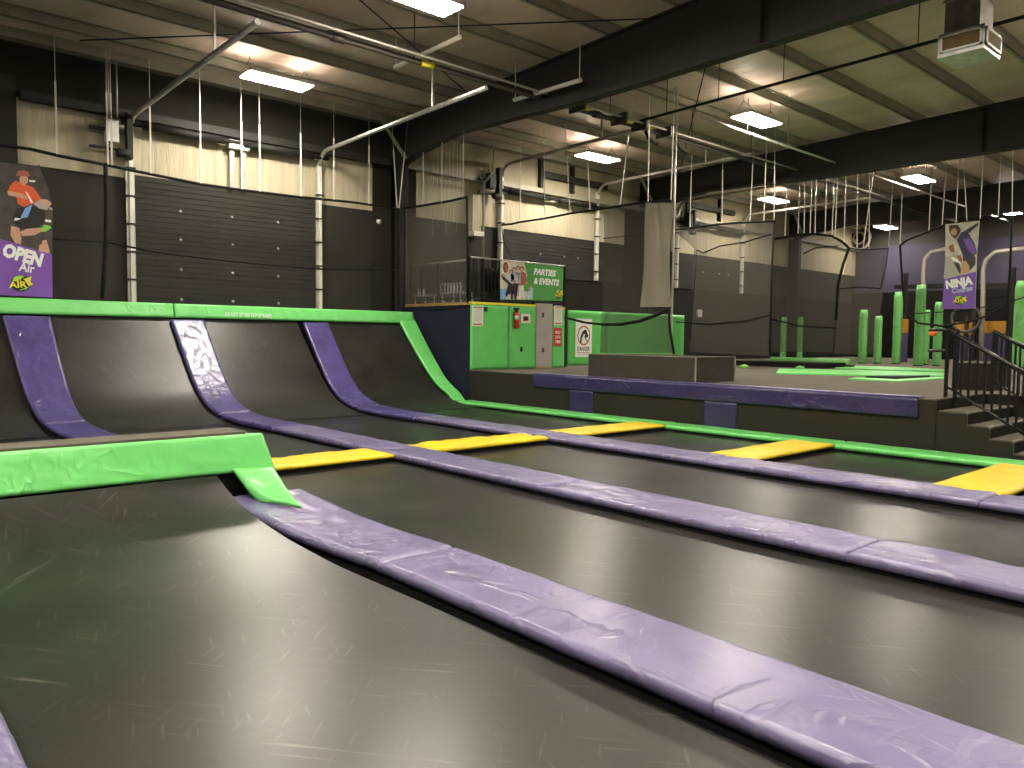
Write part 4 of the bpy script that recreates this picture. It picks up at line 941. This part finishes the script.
# ------------------------------------------------------------------ OPEN Air banner
LBY = 18.02
bl = lambda x, y: PY(x/4.985, 150+y/4.985, LBY)
n = Vector((0, -1, 0))
t = thing('open_air_banner', bl(100, 735), 'OPEN Air banner of a jumping boy in orange hanging above the ramp at the left', 'banner')
mb = MB().m('print_shadow').prism([bl(-60, 50), bl(20, 62), bl(195, 85), bl(240, 190), bl(262, 300), bl(262, 735), bl(-60, 720)], (0, .012, 0)); obj('cloth', mb, parent=t)
mb = MB(); off = n*.006
printed(mb, bl, 'print_shadow', [(-60, 52), (20, 64), (195, 88), (240, 190), (261, 300), (261, 515), (-60, 440)], n*.003)
printed(mb, bl, 'print_grey', [(225, 190), (240, 215), (232, 225)], off); printed(mb, bl, 'print_white', [(225, 345), (255, 350), (255, 362), (225, 358)], off)
printed(mb, bl, 'print_grey', [(245, 285), (261, 290), (261, 300), (245, 297)], off); printed(mb, bl, 'print_white', [(145, 150), (180, 152), (170, 162), (145, 158)], off)
printed(mb, bl, 'print_orange', [(75, 155), (115, 168), (165, 185), (205, 240), (165, 265), (120, 285), (88, 268), (82, 232), (35, 215), (50, 178)], n*.008)
printed(mb, bl, 'print_skin', [(35, 205), (55, 205), (110, 218), (135, 235), (130, 248), (95, 236), (40, 226)], n*.010)
printed(mb, bl, 'print_white', [(125, 205), (135, 212), (165, 262), (155, 266)], n*.011)
printed(mb, bl, 'print_skin', ellipse(118, 148, 22, 26), n*.009)
printed(mb, bl, 'print_rust', [(78, 128), (90, 106), (118, 100), (140, 112), (150, 130), (112, 132)], n*.012)
printed(mb, bl, 'print_grey', [(165, 268), (200, 245), (250, 275), (235, 300), (195, 292)], n*.008); printed(mb, bl, 'print_skin', [(200, 245), (235, 248), (258, 265), (245, 280), (210, 262)], n*.010)
printed(mb, bl, 'print_dark', [(85, 290), (170, 275), (225, 310), (222, 360), (190, 385), (105, 392), (65, 362), (62, 335)], n*.008)
printed(mb, bl, 'print_blue', [(125, 290), (162, 272), (138, 335), (100, 342)], n*.010); printed(mb, bl, 'print_white', [(75, 338), (105, 342), (90, 350), (68, 352)], n*.010)
printed(mb, bl, 'print_skin', [(55, 378), (95, 388), (106, 440), (104, 470), (76, 465), (52, 425)], n*.009)
printed(mb, bl, 'print_skin', [(100, 408), (130, 394), (205, 388), (212, 404), (170, 425), (110, 430)], n*.010)
printed(mb, bl, 'print_lime', [(205, 390), (222, 372), (250, 378), (255, 388), (228, 408), (208, 408)], n*.009)
printed(mb, bl, 'print_shadow', [(180, 80), (198, 72), (206, 140), (250, 235), (238, 245), (175, 180)], n*.007)
printed(mb, bl, 'print_skin', [(195, 475), (208, 468), (212, 450), (232, 448), (238, 470), (248, 505), (246, 515), (192, 505)], n*.008)
printed(mb, bl, 'print_purple', [(-60, 425), (0, 443), (258, 520), (262, 735), (-60, 720)], n*.007)
obj('printed_photo', mb, parent=t)
mb = MB().m('print_white'); letters(mb, 'OPEN', bl(6, 524), bl(203, 580), (bl(0, 0)-bl(0, 66)).length, n, depth=.012, bold=.06)
letters(mb, 'Air', bl(92, 600), bl(170, 614), (bl(0, 0)-bl(0, 46)).length, n, depth=.012); obj('lettering', mb, parent=t)
logo(t, bl, n, 104, 664, 62, 42)

# ------------------------------------------------------------------ NINJA banner
br = lambda x, y: PX(930+x/7.686, 215+y/7.686, 25.85)
n = Vector((-1, 0, 0))
t = thing('ninja_banner', br(230, 720), 'NINJA Course banner with a leaping woman and purple foot hanging at the right', 'banner')
mb = MB().m('print_beige').prism([br(118, 72), br(382, 42), br(362, 300), br(348, 720), br(92, 722), br(118, 420)], (.012, 0, 0)); obj('cloth', mb, parent=t)
mb = MB()
printed(mb, br, 'print_grey', [(118, 330), (200, 300), (235, 465), (105, 490)], n*.004); printed(mb, br, 'print_grey', [(280, 110), (370, 60), (365, 90), (300, 130)], n*.005)
printed(mb, br, 'print_hair', [(145, 80), (215, 75), (240, 115), (225, 150), (195, 185), (165, 160), (150, 125)], n*.006)
printed(mb, br, 'print_skin', ellipse(185, 130, 24, 28), n*.009)
printed(mb, br, 'print_navy', [(240, 135), (270, 122), (305, 150), (345, 225), (362, 290), (335, 320), (290, 330), (255, 325), (245, 290), (205, 190)], n*.008)
printed(mb, br, 'print_purple', [(255, 185), (300, 175), (345, 245), (355, 290), (330, 305), (290, 265)], n*.009)
printed(mb, br, 'print_navy', [(255, 130), (340, 75), (372, 58), (370, 78), (300, 140)], n*.008)
printed(mb, br, 'print_shadow', [(250, 330), (300, 305), (350, 320), (350, 380), (305, 430), (260, 380)], n*.007)
printed(mb, br, 'print_skin', [(245, 360), (275, 350), (305, 395), (300, 440), (235, 460), (240, 400)], n*.010)
printed(mb, br, 'print_white', [(160, 320), (185, 325), (235, 360), (225, 372), (170, 345)], n*.009)
printed(mb, br, 'print_rust', [(205, 310), (235, 310), (250, 350), (235, 365), (215, 340)], n*.008); printed(mb, br, 'print_shadow', [(180, 360), (225, 370), (245, 440), (225, 450)], n*.007)
printed(mb, br, 'print_rust', [(140, 240), (180, 220), (190, 290), (155, 280)], n*.005)
printed(mb, br, 'print_purple', [(112, 492), (355, 435), (348, 720), (92, 722)], n*.008)
obj('printed_photo', mb, parent=t)
mb = MB().m('print_white'); letters(mb, 'NINJA', br(126, 565), br(332, 528), (br(0, 0)-br(0, 60)).length, n, depth=.012, bold=.06); obj('lettering', mb, parent=t)
mb = MB().m('print_lightblue'); letters(mb, 'Course', br(172, 604), br(328, 578), (br(0, 0)-br(0, 40)).length, n, depth=.012); obj('lettering', mb, parent=t)
logo(t, br, n, 232, 655, 58, 36)

# ------------------------------------------------------------------ ninja course: green posts, beam, flat pads
def post(x, y, z1, w, lb):
    t = thing('padded_post', (x, y, DZ), lb, 'post')
    W = w/2; c = W*.35
    ring = [(-W, -W+c), (-W+c, -W), (W-c, -W), (W, -W+c), (W, W-c), (W-c, W), (-W+c, W), (-W, W-c)]
    mb = MB().m('green_post'); nz = 12; o = 0
    for k in range(nz+1):
        z = DZ+.04+(z1-DZ-.04)*k/nz; s = 1+.03*math.sin(k*2.1+x)
        if k == nz: s = .8
        for (a, b) in ring: mb.v.append(Vector((x+a*s, y+b*s, z)))
    for k in range(nz):
        for j in range(8): mb.face([k*8+j, k*8+(j+1) % 8, (k+1)*8+(j+1) % 8, (k+1)*8+j], True)
    mb.face([nz*8+j for j in range(8)]); obj('padding', mb, parent=t)
    obj('base_plate', MB().m('black_steel').box((x-W*.9, y-W*.9, DZ), (x+W*.9, y+W*.9, DZ+.04)), parent=t)
for px, pt, pb, w, lb in ((862, 310, 363.5, .25, 'green padded post, taller of the two short ones right of the dense net'), (877, 316, 363.5, .24, 'green padded post, shorter of the two short ones right of the dense net'),
                       (896, 292, 364, .27, 'tall green padded post left of the orange panel'), (918, 285, 366, .28, 'tallest green padded post just left of the NINJA banner'),
                       (925, 310, 365, .2, 'thin green padded post half hidden behind the tallest post'), (936.5, 302, 366, .24, 'green padded post directly below the NINJA banner')):
    q = PZ(px, pb, DZ); zt = PX(px, pt, q.x).z; post(q.x, q.y, zt, w, lb)
for px, pt, lb in ((783, 317, 'left of the two green posts seen through the dense net'), (799.5, 317, 'right of the two green posts seen through the dense net')):
    q = PY(px, 350, 18.1); post(q.x, q.y, PY(px, pt, 18.1).z, .22, lb)
q = PX(1021, 330, 30); post(q.x, q.y, PX(1021, 281, 30).z, .40, 'green padded post cut by the right edge of the picture')
# beam
t = thing('balance_beam', (24.3, 12.6, DZ), 'long low green padded beam on black supports beyond the bench', 'beam')
a, b = PX(771, 363, 24.3), PX(850, 364, 24.3); a2 = PX(771, 357, 24.3)
obj('beam_pad', MB().m('green_post').tube([(24.3, a.y, (a.z+a2.z)/2), (24.3, (a.y+b.y)/2, (a.z+a2.z)/2), (24.3, b.y, (a.z+a2.z)/2)], (a2.z-a.z)/2+.01, 8), parent=t)
for k in (.05, .5, .95):
    y = a.y+(b.y-a.y)*k; obj('support', MB().m('black_steel').box((24.2, y-.25, DZ), (24.4, y+.25, a.z+.03)), parent=t)
tag(obj('dark_mat', MB().m('black_skirt').box((22.6, b.y, DZ), (24.0, a.y+.3, DZ+.16))), 'black mat under the long green beam', 'mat')
def flatpad(px, lb, h=.03, mname='green_vinyl'):
    P = [PZ(x, y, DZ+.03) for x, y in px]; mb = MB().m(mname)
    mb.prism([Vector((p.x, p.y, DZ)) for p in P], (0, 0, h)); tag(obj('floor_pad', mb), lb, 'padding')
flatpad([(776, 373), (779, 368.5), (860, 370), (946, 372.5), (946, 375.5), (870, 375)], 'broad light green floor pad in front of the long beam')
flatpad([(835, 367.5), (840, 365), (900, 367), (946, 369.5), (946, 371), (890, 369.8)], 'narrow green floor pad at the foot of the tall posts')
flatpad([(848, 378.5), (856, 377.2), (896, 379), (944, 376.6), (944, 378), (896, 381)], 'thin pale green floor edge pad in front of the black gap')
flatpad([(866, 376.5), (930, 375.8), (898, 378.3)], 'dark gap between the light green floor pads', .045, 'black_skirt')
for px, py, lb in ((739, 361, 'small crumpled pale green cloth just right of the bench'), (744, 365, 'small pale cloth on the deck right of the bench'), (800, 366.5, 'small green block on the broad floor pad')):
    q = PZ(px, py+3, DZ); mb = MB().m('green_post' if px == 800 else 'print_lime').lathe((q.x, q.y, DZ), (0, 0, 1), [(.13, 0), (.15, .03), (.10, .09), (.03, .11)], 7); tag(obj('floor_block' if px == 800 else 'crumpled_cloth', mb), lb, 'block' if px == 800 else 'cloth')
# far obstacles: pipe arches, orange panels, wheel
for pts, lb in (([(923, 305), (923.5, 270), (925, 259), (931, 252), (945, 249)], 'bent pale pipe arch left of the NINJA banner'), ([(983, 305), (983.5, 270), (986, 260), (995, 252), (1024, 249), (1040, 249)], 'bent pale pipe arch right of the NINJA banner')):
    P = [PX(x, y, 33) for x, y in pts]; P = [Vector((33, P[0].y, DZ))]+P
    tag(obj('pipe_arch', MB().tube(P, .09, 10), 'pipe_grey'), lb, 'pipe')
for x0, x1, y0, y1, lb in ((899, 908, 319, 333, 'orange panel between the tall green posts'), (984, 1006, 321, 333, 'orange panel right of the NINJA banner above the railing'), (955, 972, 322, 335, 'dull orange panel below the NINJA banner')):
    a, b = PX(x0, y1, 33.5), PX(x1, y0, 33.5)
    t = thing('obstacle_panel', (33.5, (a.y+b.y)/2, DZ), lb, 'panel')
    obj('face', MB().m('orange').box((33.5, min(a.y, b.y), a.z), (33.6, max(a.y, b.y), b.z)), parent=t)
    obj('lower_panel', MB().m('print_navy').box((33.5, min(a.y, b.y), DZ), (33.6, max(a.y, b.y), a.z)), parent=t)
q = PX(966, 316, 32.5)
t = thing('climbing_wheel', (32.5, q.y, DZ), 'dark round wheel obstacle below the NINJA banner', 'wheel')
obj('rim', MB().m('pipe_dark').tube([(32.5, q.y+.5*math.cos(2*math.pi*k/20), q.z-.1+.5*math.sin(2*math.pi*k/20)) for k in range(21)], .06, 8, False), parent=t)
obj('post', MB().m('black_steel').bar((32.6, q.y, DZ), (32.6, q.y, q.z), .12), parent=t)
t = thing('truss_frame', (35, 8, DZ), 'dark steel obstacle frame standing beyond the NINJA banner', 'frame')
for x in (905, 975, 1012):
    q = PX(x, 300, 35); obj('upright', MB().m('black_steel').bar((35, q.y, DZ), (35, q.y, 4.6), .15), parent=t)
a, b = PX(895, 287, 35), PX(1040, 285, 35); obj('cross_bar', MB().m('black_steel').bar(a, b, .18), parent=t)
for s in ((975, 312, 1012, 300), (975, 300, 1040, 285)): obj('slack_rope', MB().m('rope').tube([PX(s[0], s[1], 35), PX((s[0]+s[2])/2, (s[1]+s[3])/2+3, 35), PX(s[2], s[3], 35)], .05, 6), parent=t)
t = thing('wall_fan', PX(858, 240, 40.5), 'round dark fan high on the far wall above the short green posts', 'fan')
q = PX(858, 238, 40.8)
obj('cage', MB().m('purlin_steel').tube([(40.9, q.y+.6*math.cos(2*math.pi*k/20), q.z+.6*math.sin(2*math.pi*k/20)) for k in range(21)], .06, 6, False).tube([(40.9, q.y+.3*math.cos(2*math.pi*k/20), q.z+.3*math.sin(2*math.pi*k/20)) for k in range(21)], .04, 6, False), parent=t)
mb = MB().m('black_steel')
for k in range(4):
    w = k*math.pi/2+.4; mb.bar((41, q.y, q.z), (41, q.y+.52*math.cos(w), q.z+.52*math.sin(w)), .05, .25)
obj('blade', mb, parent=t); obj('mount', MB().m('black_steel').box((41.0, q.y-.1, q.z-.1), (41.5, q.y+.1, q.z+.1)), parent=t)
# small wall fittings
q = PY(698.5, 312, WY-.05); tag(obj('wall_notice', MB().box((q.x-.15, WY-.13, q.z-.2), (q.x+.15, WY-.05, q.z+.1)), 'paper'), 'small white square plate on the black wall behind the nets', 'plate')
q = PY(378, 222, WY-.1); t = thing('wall_camera', (q.x, WY-.1, q.z), 'small white security camera on the black wall right of the big door', 'camera')
obj('mount', MB().m('white_paint').box((q.x-.03, WY-.1, q.z), (q.x+.03, WY, q.z+.06)), parent=t)
obj('dome', MB().m('white_paint').lathe((q.x, WY-.14, q.z-.06), (0, 0, 1), [(.03, 0), (.06, .03), (.07, .08), (.06, .12)], 12), parent=t)
tag(obj('bent_conduit', MB().tube([(15.35, WY-.3, UZ), (15.35, WY-.3, 6.1), (15.25, WY-.45, 6.4), (15.2, WY-.9, 6.6)], .04, 8), 'galv_steel'), 'grey conduit rising up the wall left of the green banner', 'pipe')
q = PY(474, 215, WY-.2); tag(obj('wall_heater', MB().m('insulation').box((q.x-.13, WY-.3, 4.9), (q.x+.2, WY-.02, 6.0)).m('white_steel').box((q.x-.15, WY-.4, 4.75), (q.x+.25, WY-.02, 4.9))), 'pale boxed fitting on the wall right of the dark net', 'box')

# ------------------------------------------------------------------ light and look
w = bpy.data.worlds.new('world'); scn.world = w; w.use_nodes = True
w.node_tree.nodes['Background'].inputs[0].default_value = (1.0, .90, .75, 1); w.node_tree.nodes['Background'].inputs[1].default_value = .12
scn.view_settings.view_transform = 'Standard'; scn.view_settings.look = 'None'; scn.view_settings.exposure = 0.0
scn.cycles.use_denoising = True
scn.cycles.max_bounces = 8; scn.cycles.transparent_max_bounces = 24
